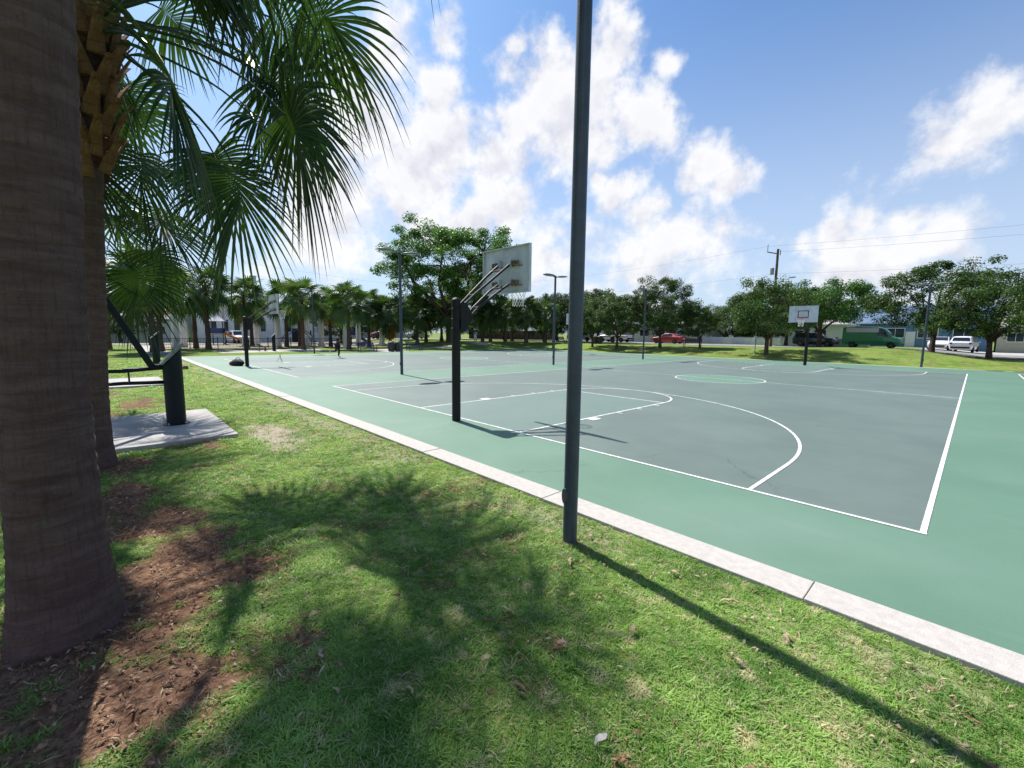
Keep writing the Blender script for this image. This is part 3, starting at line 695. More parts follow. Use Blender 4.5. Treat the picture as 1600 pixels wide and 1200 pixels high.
def hoop(loc, rz, label, first=[None]):
    if first[0] is not None: return dup(first[0], loc, rz, label)
    t = thing('basketball_hoop', label, 'basketball hoop', loc, rz, 'basketball hoops at the court ends')
    MB().tube([(0, 0, -.3), (0, 0, .01), (0, 0, 2.6)], .094, 28).obj('pole', BLACK, t)
    MB().lathe([(.1, 0), (.1, .03), (.09, .055), (.06, .085), (.02, .1)], 24, (0, 0, 2.585)).obj('pole_cap', BLACK, t, smooth=False)
    for z in (2.0, 2.2, 2.42): MB().lathe([(.096, 0), (.104, .004), (.104, .03), (.096, .034)], 28, (0, 0, z)).obj('clamp_band', BLACK, t)
    # gusset: two side plates that carry the arms
    for s in (-1, 1):
        pl = [(.05, 1.95), (.16, 1.95), (.36, 2.24), (.36, 2.34), (.2, 2.58), (.05, 2.58)]
        n = len(pl); v = [(s*.098, y, z) for y, z in pl]+[(s*.11, y, z) for y, z in pl]
        f = [tuple(range(n)), tuple(range(2*n-1, n-1, -1))]+[(i, (i+1) % n, n+(i+1) % n, n+i) for i in range(n)]
        mk('gusset_plate', v, f, BLACK, t)
    MB().box((0, .2, 2.12), (.194, .05, .3), rx=R(-35)).obj('gusset_web', BLACK, t)
    up = [(.0, .12, 2.5), (.0, .42, 2.76), (.0, 1.02, 3.24), (.0, 1.36, 3.5)]
    lo = [(.0, .3, 2.26), (.0, .55, 2.5), (.0, 1.1, 2.9), (.0, 1.36, 3.06)]
    for path, nm in ((up, 'upper_arm'), (lo, 'lower_arm')):
        for s in (-1, 1):
            pts = [(s*.08, *path[0][1:]), (s*.1, *path[1][1:]), (s*.19, *path[2][1:]), (s*.2, *path[3][1:])]
            MB().tube(pts, .028, 10).obj(nm, CHROME, t)
        a, b = path[1], path[2]
        MB().tube([(-.12, a[1], a[2]), (.12, a[1], a[2])], .016, 8).obj('cross_brace', CHROME, t)
        c = (b[1]*.55+path[3][1]*.45, b[2]*.55+path[3][2]*.45)
        MB().tube([(-.2, *c), (.2, *c)], .018, 8).obj('cross_brace', CHROME, t)
    BW, BH, zb, yb = 1.62, 1.06, 2.86, 1.46
    bd = MB().box((0, yb, zb+BH/2), (BW, .02, BH)).obj('backboard', BOARD, t)
    for s in (-1, 1):
        MB().box((s*(BW/2-.012), yb-.035, zb+BH/2), (.022, .05, BH-.002)).obj('flange', BOARD, bd)
    for z in (zb+.012, zb+BH-.012): MB().box((0, yb-.035, z), (BW-.05, .05, .022)).obj('flange', BOARD, bd)
    for s in (-1, 1):
        for z in (3.08, 3.52):
            k = MB(); k.box((s*.33, yb-.05, z+.06), (.2, .06, .012)); k.box((s*.33, yb-.05, z-.03), (.2, .06, .012)); k.box((s*.43, yb-.05, z+.015), (.012, .06, .078)); k.box((s*.24, yb-.05, z+.015), (.012, .06, .078)); k.box((s*.335, yb-.05, z+.015), (.17, .03, .035))
            k.box((s*.3, yb-.025, z-.05), (.5, .03, .016))
            k.obj('mounting_bracket', RUST, bd)
            MB().box((s*.2, yb-.045, z+.02), (.05, .07, .18)).obj('mounting_plate', BOARD, bd)
    tb = MB()
    for (cx, cz, w, h) in ((0, 3.05+.12, .61, .05), (0, 3.05+.55, .61, .05), (-.28, 3.05+.335, .05, .38), (.28, 3.05+.335, .05, .38)): tb.box((cx, yb+.013, cz), (w, .006, h))
    tb.obj('target_square', TARGET, bd)
    rv, rf = torus(.2285, .009); rm = mk('rim', [(x, y+yb+.39, z+3.05) for x, y, z in rv], rf, RIMR, t, smooth=True)
    q = MB().box((0, yb+.07, 3.03), (.13, .13, .08)); q.obj('rim_mount', RIMR, rm)
    nb = MB(); S = 12; lev = [(.225, 0), (.205, -.08), (.18, -.16), (.155, -.24), (.14, -.32), (.13, -.4), (.135, -.46)]
    for k in range(S):
        for dr in (-1, 1):
            nb.tube([(r_*math.cos(2*math.pi*(k+dr*i*.5)/S), yb+.39+r_*math.sin(2*math.pi*(k+dr*i*.5)/S), 3.045+z) for i, (r_, z) in enumerate(lev)], .0055, 3, False)
    nb.obj('net', NET, t)
    first[0] = t
    return t
hoop((.09, -.24, 0), 0, 'black post basketball hoop with white backboard seen from behind')
hoop((-19.1, -.24, 0), 0, 'basketball hoop with a dark bag heaped against its post')
hoop((-.05, 28.9, 0), R(180), 'basketball hoop with dark target square in front of the grass mound')
hoop((-19.1, 28.9, 0), R(180), 'basketball hoop on the far baseline of the farther court')

# ------------------------------------------------------------------ outdoor gym
GYM = mat('gym_dark_green_paint', (.006, .012, .016), .5, .2, 10., .05, 40., 0., .22)
GYMP = mat('gym_sign_plate', (.2, .24, .22), .5, .2, 12.)
STEEL = mat('bright_steel', (.5, .5, .5), .3, .1, metal=.9)
def pad(name, rect_, z, label):
    x0, x1, y0, y1 = rect_
    return tag(MB().prism([(x0, y0), (x1, y0), (x1+.03, y1), (x0-.02, y1)], z-.2, z).obj(name, KERB2, bevel=.012), label, 'concrete pad')
pad('concrete_pad', (-4.7, -1.32, -10.5, -4.13), .05, 'square pale concrete pad under the near exercise machine')
pad('concrete_pad', (-14.6, -11.4, -9.5, -4.3), .04, 'pale concrete pad under the low sit-up bench')
pad('concrete_pad', (-41.5, -36.2, 1.5, 11.), -.01, 'pale concrete pad under the row of step stools')
def gym_post(parent, h0, h1, r=.16):
    n = 28; v = []; f = []
    for k in range(n):
        a = 2*math.pi*k/n; v.append((r*math.cos(a), r*math.sin(a), 0))
    for k in range(n):
        a = 2*math.pi*k/n; v.append((r*math.cos(a), r*math.sin(a), (h0+h1)/2+(h1-h0)/2*math.sin(a)))
    f = [(k, (k+1) % n, n+(k+1) % n, n+k) for k in range(n)]+[tuple(range(n, 2*n))]
    mk('post', v, f, GYM, parent)
    sl = math.atan2(h1-h0, 2*r); L = 2*r/math.cos(sl)+.06
    MB().box((0, 0, (h0+h1)/2+.03), (2*r+.03, L, .045), rx=sl).obj('sign_plate', GYMP, parent, bevel=.01)
    MB().lathe([(r+.06, 0), (r+.06, .012), (r+.005, .014), (r+.005, .03)], 24).obj('base_flange', GYM, parent)
    for k in range(4):
        a = math.pi/4+k*math.pi/2; MB().lathe([(.018, 0), (.018, .03), (.008, .036)], 6, ((r+.035)*math.cos(a), (r+.035)*math.sin(a), .012)).obj('bolt', STEEL, parent)
g1 = thing('exercise_machine', 'dark green exercise machine with slanted top plate and long lever arm on the near pad', 'exercise machine', (-3.04, -4.86, .05))
gym_post(g1, 1.2, 1.55)
def arcpts(c, r_, a0, a1, n, ax='yz'): return [(0, c[0]+r_*math.cos(a), c[1]+r_*math.sin(a)) for a in np.linspace(a0, a1, n)]
for sx in (-.2,):
    pts = [(sx*.3, -.1, 1.13), (sx*.3, -.75, 1.09)]+[(sx*.3, -.92+.12*math.cos(a)*1.3, .975+.12*math.sin(a)) for a in np.linspace(math.pi/2, math.pi*1.5, 9)]+[(sx*.3, -.75, .86), (sx*.3, -.1, .84)]
    MB().tube(pts, .034, 12).obj('loop_rail', GYM, g1, smooth=True)
v = MB().lathe([(.08, 0), (.085, .02), (.07, .05)], 20).v
o = MB().lathe([(.085, 0), (.085, .03), (.05, .05)], 20).obj('pivot_collar', STEEL, g1); o.location = (0, -.1, 1.12); o.rotation_euler.x = R(90)
lv_ = MB(); lv_.bar((-.05, -.3, 1.14), (-.05, -.98, 2.62), .075, .11); lv_.obj('lever_arm', GYM, g1, bevel=.012)
MB().tube([(-.05, -.1, 1.14), (-.05, -.33, 1.16)], .05, 12).obj('lever_hub', GYM, g1)
MB().tube([(-.35, -.98, 2.62), (.25, -.98, 2.62)], .022, 10).obj('lever_handle', GYM, g1)
g2 = thing('exercise_machine', 'dark green exercise post with slanted plate beside the double palm trunks', 'exercise machine', (-24.6, -3.66, tz(-24.6, -3.66)))
gym_post(g2, 1.45, 1.8, .18)
g3 = thing('exercise_machine', 'dark green exercise post standing by the step stools', 'exercise machine', (-38.6, 6.15, -.01))
gym_post(g3, 1.35, 1.65, .15)
MB().bar((0, .1, 1.2), (0, 1.4, 1.35), .06, .06).obj('lever_arm', GYM, g3)
sb = thing('situp_bench', 'low dark sit-up bench on the second concrete pad', 'exercise bench', (-13., -4.75, .04))
MB().box((0, 0, .46), (.36, 1.3, .06)).obj('seat', GYM, sb, bevel=.015)
for yy in (-.5, .5):
    for xx in (-.12, .12): MB().box((xx, yy, .215), (.05, .05, .43)).obj('leg', GYM, sb)
for (sx, sy, h) in ((-40.3, 4.0, .4), (-38.7, 4.9, .7), (-38.6, 5.35, .5), (-39.4, 5.6, .4)):
    s_ = thing('step_stool', ('tallest step stool of the outdoor gym' if h > .6 else 'small low round step stool on the pad by the playground fence'), 'stool', (sx, sy, -.01), 0, 'step stools of the outdoor gym')
    MB().lathe([(.03, 0), (.03, h-.04)], 10).obj('stem', GYM, s_); MB().lathe([(.2, h-.04), (.2, h), (.18, h+.012)], 16).obj('top', GYM, s_)
    MB().lathe([(.12, 0), (.12, .012)], 12).obj('base_plate', GYM, s_)
# ball, bag, tripod
tag(MB().lathe([(.02, -.12), (.075, -.095), (.11, -.05), (.122, 0), (.11, .05), (.075, .095), (.02, .12)], 20).obj('basketball', mat('ball_brown', (.2, .06, .03), .6, .2), smooth=True, loc=(-18.97, -2.95, .06)), 'brown basketball lying on the grass beside the kerb', 'ball')
BAGM = mat('bag_black_fabric', (.012, .011, .014), .8, .3, 20., .4, 80.); BAGR = mat('bag_red_fabric', (.3, .07, .05), .8, .3)
def lump(name, c, d, m, par, seed, n=14):
    v = []; f = []; k = 10
    for i in range(k+1):
        t = math.pi*i/k
        for j in range(n):
            a = 2*math.pi*j/n; q = 1+.22*(float(vnoise(np.array(i*.9+seed), np.array((j % n)*.8), seed))-.5)
            v.append((c[0]+d[0]/2*math.sin(t)*math.cos(a)*q, c[1]+d[1]/2*math.sin(t)*math.sin(a)*q, c[2]+d[2]/2*math.cos(t)*q if t < 2.4 else c[2]-d[2]*.4))
    f = [(i*n+j, (i+1)*n+j, (i+1)*n+(j+1) % n, i*n+(j+1) % n) for i in range(k) for j in range(n)]
    return mk(name, v, f, m, par, smooth=True)
bg_ = thing('sports_bag', 'black sports bag with reddish end heaped on the green court surround', 'bag', (-19.75, -.55, .0), R(20))
lump('body', (0, 0, .16), (.95, .5, .4), BAGM, bg_, 3); lump('end_pocket', (-.5, 0, .11), (.3, .34, .26), BAGR, bg_, 7)
MB().tube([(-.25, 0, .33), (-.1, .05, .44), (.1, .05, .44), (.25, 0, .33)], .015, 6).obj('handle', BAGM, bg_)
tp = thing('tripod', 'small black camera tripod standing on the farther court', 'tripod', (-21.5, 2.05, .012))
for k in range(3):
    a = 2*math.pi*k/3+.4; MB().tube([(0, 0, .36), (.2*math.cos(a), .2*math.sin(a), .01)], [.012, .008], 6).obj('leg', BLACK, tp)
MB().box((0, 0, .42), (.06, .03, .1)).obj('phone_mount', BLACK, tp); MB().tube([(0, 0, .3), (0, 0, .38)], .014, 6).obj('column', BLACK, tp)

# ------------------------------------------------------------------ background: roads, paths
ASPH = mat('pale_asphalt', (.2, .2, .2), .9, .15, .6, .3, 60., spec=.2, col2=(.27, .265, .26))
sheet('street', (-62, 60, 52.5, 61), .04, ASPH, 2.)
sheet('pavement', (-62, 60, 49.6, 51.2), .05, KERB2, 2.)
sheet('street', (-72, -63.5, -60, 90), .035, ASPH, 2.)
sheet('footpath', (-38.2, -36.3, 11.2, 27.), .035, KERB2, 1.)
sheet('footpath', (-60, -36.3, -3.6, -1.8), .035, KERB2, 1.)
sheet('footpath', (-36.3, -31.0, 14.1, 16.6), .04, KERB2, 1.)
sheet('footpath', (-41.5, -36.6, 30.2, 32.4), .05, KERB2, 1.)
sheet('playground_floor', (-61.5, -47.2, -1.5, 26), .03, mat('playground_sand', (.3, .25, .2), .95, .2, 1.), 2.)
sheet('driveway', (3.5, 14, 61.3, 73), .04, KERB2, 2.)

# ------------------------------------------------------------------ far sabal palms
def crown_mesh(seed, nf, R_, Nseg=9, mixdead=False):
    r = random.Random(seed); v = []; f = []; a = 0
    for i in range(nf):
        k = i/nf; e = 78-118*k+r.uniform(-8, 8)
        fv, ff = frond_mesh(seed*50+i, e, .95*R_, .82*R_, Nseg, .115*R_, .16, 24, 3, False, True, 125, r.choice((-35, 0, 35)))
        ca, sa = math.cos(a), math.sin(a); b = len(v); s = r.uniform(.85, 1.1); z0 = .3*(1-2*k)*R_*.6
        v += [((x*ca-y*sa)*s, (x*sa+y*ca)*s, z*s+z0) for x, y, z in fv]; f += [tuple(q+b for q in g_) for g_ in ff]; a += 2.4+r.uniform(-.25, .25)
    return v, f
def dead_mesh(seed, nf, R_):
    r = random.Random(seed); v = []; f = []
    for i in range(nf):
        a = 2*math.pi*i/nf+r.uniform(-.3, .3); fv, ff = frond_mesh(seed*9+i, r.uniform(-30, -5), .75*R_, .8*R_, 7, .13*R_, .8, 70, 3, False, True, 100)
        ca, sa = math.cos(a), math.sin(a); b = len(v); v += [(x*ca-y*sa, x*sa+y*ca, z-.25) for x, y, z in fv]; f += [tuple(q+b for q in g_) for g_ in ff]
    return v, f
CR = [premesh('crown', crown_mesh(s, 34, 1.4), PALMLEAF2) for s in (1, 2, 3)]
DD = [premesh('dead_fronds', dead_mesh(s, 7, 1.3), DEADLEAF) for s in (4, 5)]
TRUNKD = trunk_mat('palm_trunk_dark', (.07, .045, .035), (.16, .11, .09), (.05, .03, .025))
TR = [premesh('trunk', ring_trunk(1., .19, .17, .07, s, n=12, step=.05), TRUNKD, True) for s in (1, 2)]
def straight_trunk(h, seed):
    v = []; f = []; n = 12; m_ = 14
    for i in range(m_):
        z = -.2+(h+.2)*i/(m_-1); rad = .2-.02*i/m_+.16*math.exp(-max(z, 0)/.35)+.02*math.sin(i*2.1+seed)
        for k in range(n):
            a = 2*math.pi*k/n; v.append((rad*math.cos(a)*(1+.06*math.sin(k*3+i)), rad*math.sin(a), z))
    f = [(i*n+k, i*n+(k+1) % n, (i+1)*n+(k+1) % n, (i+1)*n+k) for i in range(m_-1) for k in range(n)]
    return v, f
TRM = {}
def far_palm(x, y, h, label, sc_=1., dead=False, group='sabal palms beyond the courts'):
    t = thing('sabal_palm', label, 'palm tree', (x, y, tz(x, y)), random.uniform(0, 6), group)
    hk = round(h*4)/4
    if hk not in TRM: TRM[hk] = premesh('trunk', straight_trunk(hk, int(hk*4)), TRUNKD, True)
    mko('trunk', TRM[hk], t)
    o = mko('crown', random.choice(CR), t); o.location.z = hk; o.rotation_euler.z = random.uniform(0, 6); o.scale = (sc_*.98, sc_*.98, sc_*1.05)
    if dead: o = mko('dead_fronds', random.choice(DD), t); o.location.z = hk; o.scale = (sc_,)*3
PL = [(-38.98, -2.83, 6.2, 1.2, 1, 'palm trunk of a close pair behind the slanted exercise post, yellowing lower fronds'), (-41.1, -2.2, 6.0, 1.2, 1, 'second trunk of the close palm pair behind the slanted exercise post'),
 (-48.9, 1.3, 5.6, 1.1, 0, 'sabal palm at the playground fence left of the flared trunk'), (-45.5, 1.9, 6.0, 1.1, 0, 'sabal palm with flared trunk base beside the footpath'),
 (-47.5, 5.7, 5.4, 1.05, 1, 'sabal palm with yellow lower fronds behind the hoop with the bag'), (-48.8, 10.2, 5.6, 1.05, 0, 'slim sabal palm of the pair beside the park light pole'),
 (-41.1, 9.6, 5.3, 1.05, 0, 'thicker sabal palm of the pair beside the park light pole'), (-48.3, 15.2, 5.2, 1., 1, 'sabal palm behind the running person'),
 (-39.8, 14.0, 5.0, 1.05, 0, 'sabal palm on the grass behind the blue bench'), (-45.9, 19.2, 5.2, 1.05, 0, 'sabal palm before the tan roofed house'),
 (-43.1, 20.7, 3.9, 1.2, 1, 'low sabal palm with golden dead fronds behind the litter bins'), (-46.9, 26.9, 4.2, 1.15, 0, 'bushy sabal palm behind the second blue bench'), (-47.8, 28.9, 4.0, 1.1, 1, None), (-47.9, 31.7, 4.3, 1.1, 0, None), (-43.7, 30.3, 4.0, 1.1, 0, None),
 (-43.7, 36.3, 4.0, 1.05, 0, None), (-42.9, 37.2, 3.8, 1.1, 0, None), (-41.3, 38.8, 4.2, 1.05, 0, None), (-45., 43.7, 4.4, 1.1, 0, None), (-37.7, 39.7, 4.2, 1.05, 0, None), (-52, 24, 4.6, 1.1, 0, None), (-55.5, 8, 5., 1.1, 0, None), (-53, 13, 4.8, 1., 0, None), (-35.6, 41.5, 3.8, 1., 0, None), (-50., -5.5, 5.4, 1.1, 1, None), (-33., -8.6, 4.6, 1.1, 1, None)]
for (x, y, h, s, d, lb) in PL: far_palm(x, y, h, lb or ('sabal palm inside the playground fence' if x < -49 and y > 0 else 'sabal palm on the rear lawn with yellowing lower fronds' if y < 0 else 'sabal palm in front of the brown board fence' if y > 35.5 else 'bushy sabal palm under the huge spreading tree'), s, d)

# ------------------------------------------------------------------ broadleaf trees
BARK = mat('oak_bark', (.09, .065, .05), .9, .35, 5., .8, 30., spec=.15)
LEAFA = leafmat('oak_leaf', (.03, .062, .018), (.085, .14, .04), None, .22, .8, .5, (1.4, 1.6, .6), .15)
LEAFB = leafmat('ficus_leaf', (.035, .09, .02), (.1, .2, .04), None, .28, .5, .45, (1.4, 1.7, .6), .18)
LEAFC = leafmat('hedge_leaf', (.025, .05, .016), (.07, .11, .035), None, .2, .6, .55, (1.3, 1.5, .6), .12)
def tree_meshes(seed, H, rx, ry, z0, fork, nclump, nleaf, leaf, tr=.2, flat=1., limbs=6, clump_r=.16):
    """limbs reach clumps spread through an uneven ellipsoid; leaves are small folded faces"""
    r = np.random.default_rng(seed); tb = MB()
    cz = (H+z0)/2; rz_ = (H-z0)/2
    cl = []
    while len(cl) < nclump:
        p = r.normal(0, 1, 3); p /= np.linalg.norm(p); q = r.uniform(.35, 1)**.5
        lump = .74+.5*float(vnoise(np.array(math.atan2(p[1], p[0])*1.6+9), np.array(p[2]*2.2+5), seed))
        c = p*q*lump*np.array([rx, ry, rz_*flat])
        if c[2] < -rz_*.75: continue
        cl.append(c+np.array([0, 0, cz]))
    cl = np.array(cl)
    # trunk and limbs
    f0 = Vector((r.normal(0, .04)*fork, r.normal(0, .04)*fork, fork))
    tb.tube([(0, 0, -.2), (0, 0, .05), tuple(f0*.5), tuple(f0)], [tr*1.7, tr*1.25, tr, tr*.9], 9)
    ends = []
    for i in range(limbs):
        a = 2*math.pi*i/limbs+r.uniform(-.4, .4); rad = r.uniform(.45, .7)
        e = Vector((rx*rad*math.cos(a), ry*rad*math.sin(a), cz+rz_*r.uniform(-.25, .5)))
        mid = f0.lerp(e, .5)+Vector((r.normal(0, .1)*rx, r.normal(0, .1)*ry, r.uniform(-.05, .12)*H))
        pts = [f0-Vector((0, 0, .15)), f0.lerp(mid, .5), mid, mid.lerp(e, .5)+Vector((0, 0, .03*H)), e]
        tb.tube([tuple(p) for p in pts], [tr*.62, tr*.5, tr*.38, tr*.25, tr*.1], 6); ends += pts[1:]
    E_ = np.array([tuple(p) for p in ends])
    for c in cl[::2]:
        k = int(np.argmin(((E_-c)**2).sum(1))); a = Vector(E_[k]); b = Vector(c)
        tb.tube([tuple(a), tuple(a.lerp(b, .5)+Vector((0, 0, .1))), tuple(b)], [tr*.16, tr*.1, tr*.04], 4, False)
    # leaves
    n = nclump*nleaf; ci = np.repeat(np.arange(nclump), nleaf)
    cr = clump_r*(rx+ry+rz_)/3*r.uniform(.65, 1.35, nclump)
    o = r.normal(0, 1, (n, 3)); o /= np.linalg.norm(o, axis=1)[:, None]; o *= (r.uniform(0, 1, n)**.45)[:, None]
    pos = cl[ci]+o*cr[ci][:, None]*np.array([1.15, 1.15, .8])
    nrm = o*.6+np.array([0, 0, .7])+r.normal(0, .55, (n, 3)); nrm /= np.linalg.norm(nrm, axis=1)[:, None]
    t1 = np.cross(nrm, r.normal(0, 1, (n, 3))); t1 /= np.linalg.norm(t1, axis=1)[:, None]; t2 = np.cross(nrm, t1)
    s = leaf*r.uniform(.6, 1.3, n)[:, None]
    V = np.stack([pos-t1*s, pos+t2*s*.55-nrm*s*.12, pos+t1*s, pos-t2*s*.55-nrm*s*.12], 1).reshape(-1, 3)
    return (tb.v, tb.f), (V, np.arange(4*n).reshape(-1, 4))
def leafmesh(name, VQ, m):
    V, Q = VQ; q = bpy.data.meshes.new(name); q.vertices.add(len(V)); q.vertices.foreach_set('co', V.ravel())
    q.loops.add(Q.size); q.loops.foreach_set('vertex_index', Q.ravel()); q.polygons.add(len(Q))
    q.polygons.foreach_set('loop_start', np.arange(0, Q.size, 4)); q.polygons.foreach_set('loop_total', np.full(len(Q), 4)); q.update(calc_edges=True); q.materials.append(m)
    return q
def tree_kind(seed, m, **k):
    a, b = tree_meshes(seed, **k); return premesh('trunk', a, BARK, True), leafmesh('crown', b, m)
OAK = [tree_kind(11, LEAFA, H=6.4, rx=3.3, ry=3.3, z0=1.2, fork=1.3, nclump=130, nleaf=210, leaf=.07, tr=.14),
       tree_kind(12, LEAFA, H=6.8, rx=3.0, ry=3.2, z0=1.1, fork=1.2, nclump=125, nleaf=210, leaf=.07, tr=.15),
       tree_kind(13, LEAFA, H=6.0, rx=4.2, ry=4.0, z0=1.2, fork=1.4, nclump=160, nleaf=200, leaf=.075, tr=.17),
       tree_kind(14, LEAFB, H=6.4, rx=4.2, ry=4.2, z0=1.4, fork=1.5, nclump=130, nleaf=190, leaf=.085, tr=.18, flat=.9)]
FIC = tree_kind(21, LEAFB, H=17., rx=9.2, ry=8.5, z0=4.8, fork=3.4, nclump=230, nleaf=330, leaf=.135, tr=.55, limbs=8, clump_r=.13)
BACK = [tree_kind(31, LEAFC, H=8., rx=5., ry=4.5, z0=.4, fork=1.5, nclump=130, nleaf=140, leaf=.12, tr=.2), tree_kind(32, LEAFC, H=9., rx=4.2, ry=4.4, z0=.5, fork=1.8, nclump=120, nleaf=140, leaf=.12, tr=.2)]
def tree(name, kind, x, y, label, sc_=(1, 1, 1), rz=None, group=None, cat='tree'):
    t = thing(name, label, cat, (x, y, tz(x, y)), random.uniform(0, 6) if rz is None else rz, group); t.scale = sc_
    mko('trunk', kind[0], t); mko('crown', kind[1], t)
    return t
tree('ficus_tree', FIC, -43.6, 30.4, 'huge spreading broadleaf tree towering over the palm grove', (1.05, 1.05, .95), 1.2)
g_ = 'trees on the grass bank'
tree('oak_tree', OAK[0], -20.6, 37.4, 'rounded oak with branching low limbs next to the litter bins', (1, 1, .98), 0, g_)
tree('oak_tree', OAK[1], -24.6, 38.2, 'small dark oak with thin straight trunk beside the litter bins', (.8, .8, .92), 1, g_)
tree('oak_tree', OAK[1], -16.2, 39.2, 'dark upright oak with a twin trunk in front of the red car', (1.05, 1.05, 1.2), 2, g_)
tree('oak_tree', OAK[0], -12.3, 40.4, 'small low oak with a bench in its shade', (.62, .62, .7), 3, g_)
tree('oak_tree', OAK[2], -5.0, 37.4, 'broad dark oak on the bank behind the hoop with target square', (.98, .98, 1.05), 4, g_)
tree('ficus_tree', OAK[3], -5.0, 56.2, 'brighter green tree with flat spreading top across the street', (1.3, 1.3, 1.3), .4)
tree('ficus_tree', OAK[3], -9.5, 60.2, 'bright green tree with layered branches behind the utility pole', (1.15, 1.15, 1.3), 2.4)
tree('oak_tree', OAK[1], 5.0, 50.2, 'tall ragged oak behind the mound light pole', (1.4, 1.4, 1.28), 5, g_)
tree('oak_tree', OAK[2], 8.6, 46.5, 'wide dark oak with low crooked limbs shading the driveway', (1.05, 1.05, 1.05), 2.2, g_)
tree('oak_tree', OAK[2], 12.6, 36.5, 'oak whose branch tips reach in beside the driveway houses', (1., 1., 1.2), 1, g_)
BT = [(-30, 47, 0), (-36, 48.5, 1), (-26.5, 63, 0), (-33, 66, 1), (-20, 67, 0), (-41.5, 51, 0), (-47, 53.5, 1), (-54, 50, 0), (-60, 44, 1), (-15, 70, 1), (-58, 33, 0), (-62, 22, 1), (-78, -4, 0), (-76, -14, 1), (-62, -12, 0), (-52, -14, 1), (-78, 36, 0), (-84, 24, 1), (10, 84, 0), (18, 66, 1), (20, 52, 0), (-10, 80, 1), (0, 86, 0), (-66, 55, 0), (-72, -22, 0), (-45, -16, 0)]
def bt_label(x, y):
    if x < -75: return 'dense dark tree beside the white buildings beyond the playground'
    if x < -55 and y < 0: return 'dense dark tree behind the lawn with the close palm pair'
    if y < -10: return 'dense bushy tree at the edge of the palm row lawn'
    if x < -55: return 'dense dark tree behind the palm grove and playground'
    if x < -40: return 'dense dark tree in front of the brown board fence'
    if x < -28 and y < 50: return 'dense dark tree behind the blue bench on the bank'
    if x < -12: return 'dense dark tree standing among the white bungalows'
    if x > 15: return 'dense dark tree past the cream carport house'
    return 'dense dark tree rising behind the blue roofed house'
for i, (x, y, k) in enumerate(BT): tree('background_tree', BACK[k], x, y, bt_label(x, y), (random.uniform(.8, 1.15),)*2+(random.uniform(.75, 1.05),), None, 'background trees around the park')

# ------------------------------------------------------------------ houses and walls
WHITE = mat('white_stucco', (.7, .71, .72), .8, .06, 1., .1, 30.); CREAM = mat('cream_stucco', (.55, .48, .4), .85, .08, 1.); BLUEW = mat('blue_wall_paint', (.12, .22, .36), .7, .08)
ROOFT = mat('tan_tile_roof', (.36, .24, .18), .85, .2, 3., .5, 12.); ROOFB = mat('blue_grey_roof', (.1, .16, .26), .7, .15, 2.); ROOFG = mat('grey_shingle_roof', (.3, .29, .28), .9, .15, 2.); ROOFW = mat('white_flat_roof', (.6, .6, .6), .7, .1)
GLASS = mat('window_glass', (.03, .04, .06), .08, .2, 2., spec=.6); TRIM = mat('white_trim', (.75, .75, .75), .6, .04); DARK = mat('opening_shade_paint', (.03, .03, .035), .8, .2); DOORM = mat('door_paint', (.3, .22, .17), .6, .1); BRICK = mat('pink_brick', (.42, .26, .22), .85, .2, 6.)  # DARK: near-black colour standing in for the shade inside doorways and the carport
def window(par, c, w, h, face, cols=2):
    """face: +x/-x/+y/-y wall the window sits in"""
    ax = 0 if face in ('+y', '-y') else 1; s = 1 if face[0] == '+' else -1
    def P(u, d, z): return (c[0]+u, c[1]+s*d, z) if ax == 0 else (c[0]+s*d, c[1]+u, z)
    def D(u, d, z): return (u, d, z) if ax == 0 else (d, u, z)
    fr = MB()
    for (u, z, ww, hh) in ((0, c[2]+h/2, w+.16, .08), (0, c[2]-h/2, w+.2, .1), (-w/2-.04, c[2], .08, h-.09), (w/2+.04, c[2], .08, h-.09)): fr.box(P(u, .03, z), D(ww, .1, hh))
    for k in range(1, cols): fr.box(P(-w/2+w*k/cols, .03, c[2]), D(.05, .08, h-.09))
    o = fr.obj('window', TRIM, par); MB().box(P(0, .012, c[2]), D(w, .03, h-.09)).obj('pane', GLASS, o)
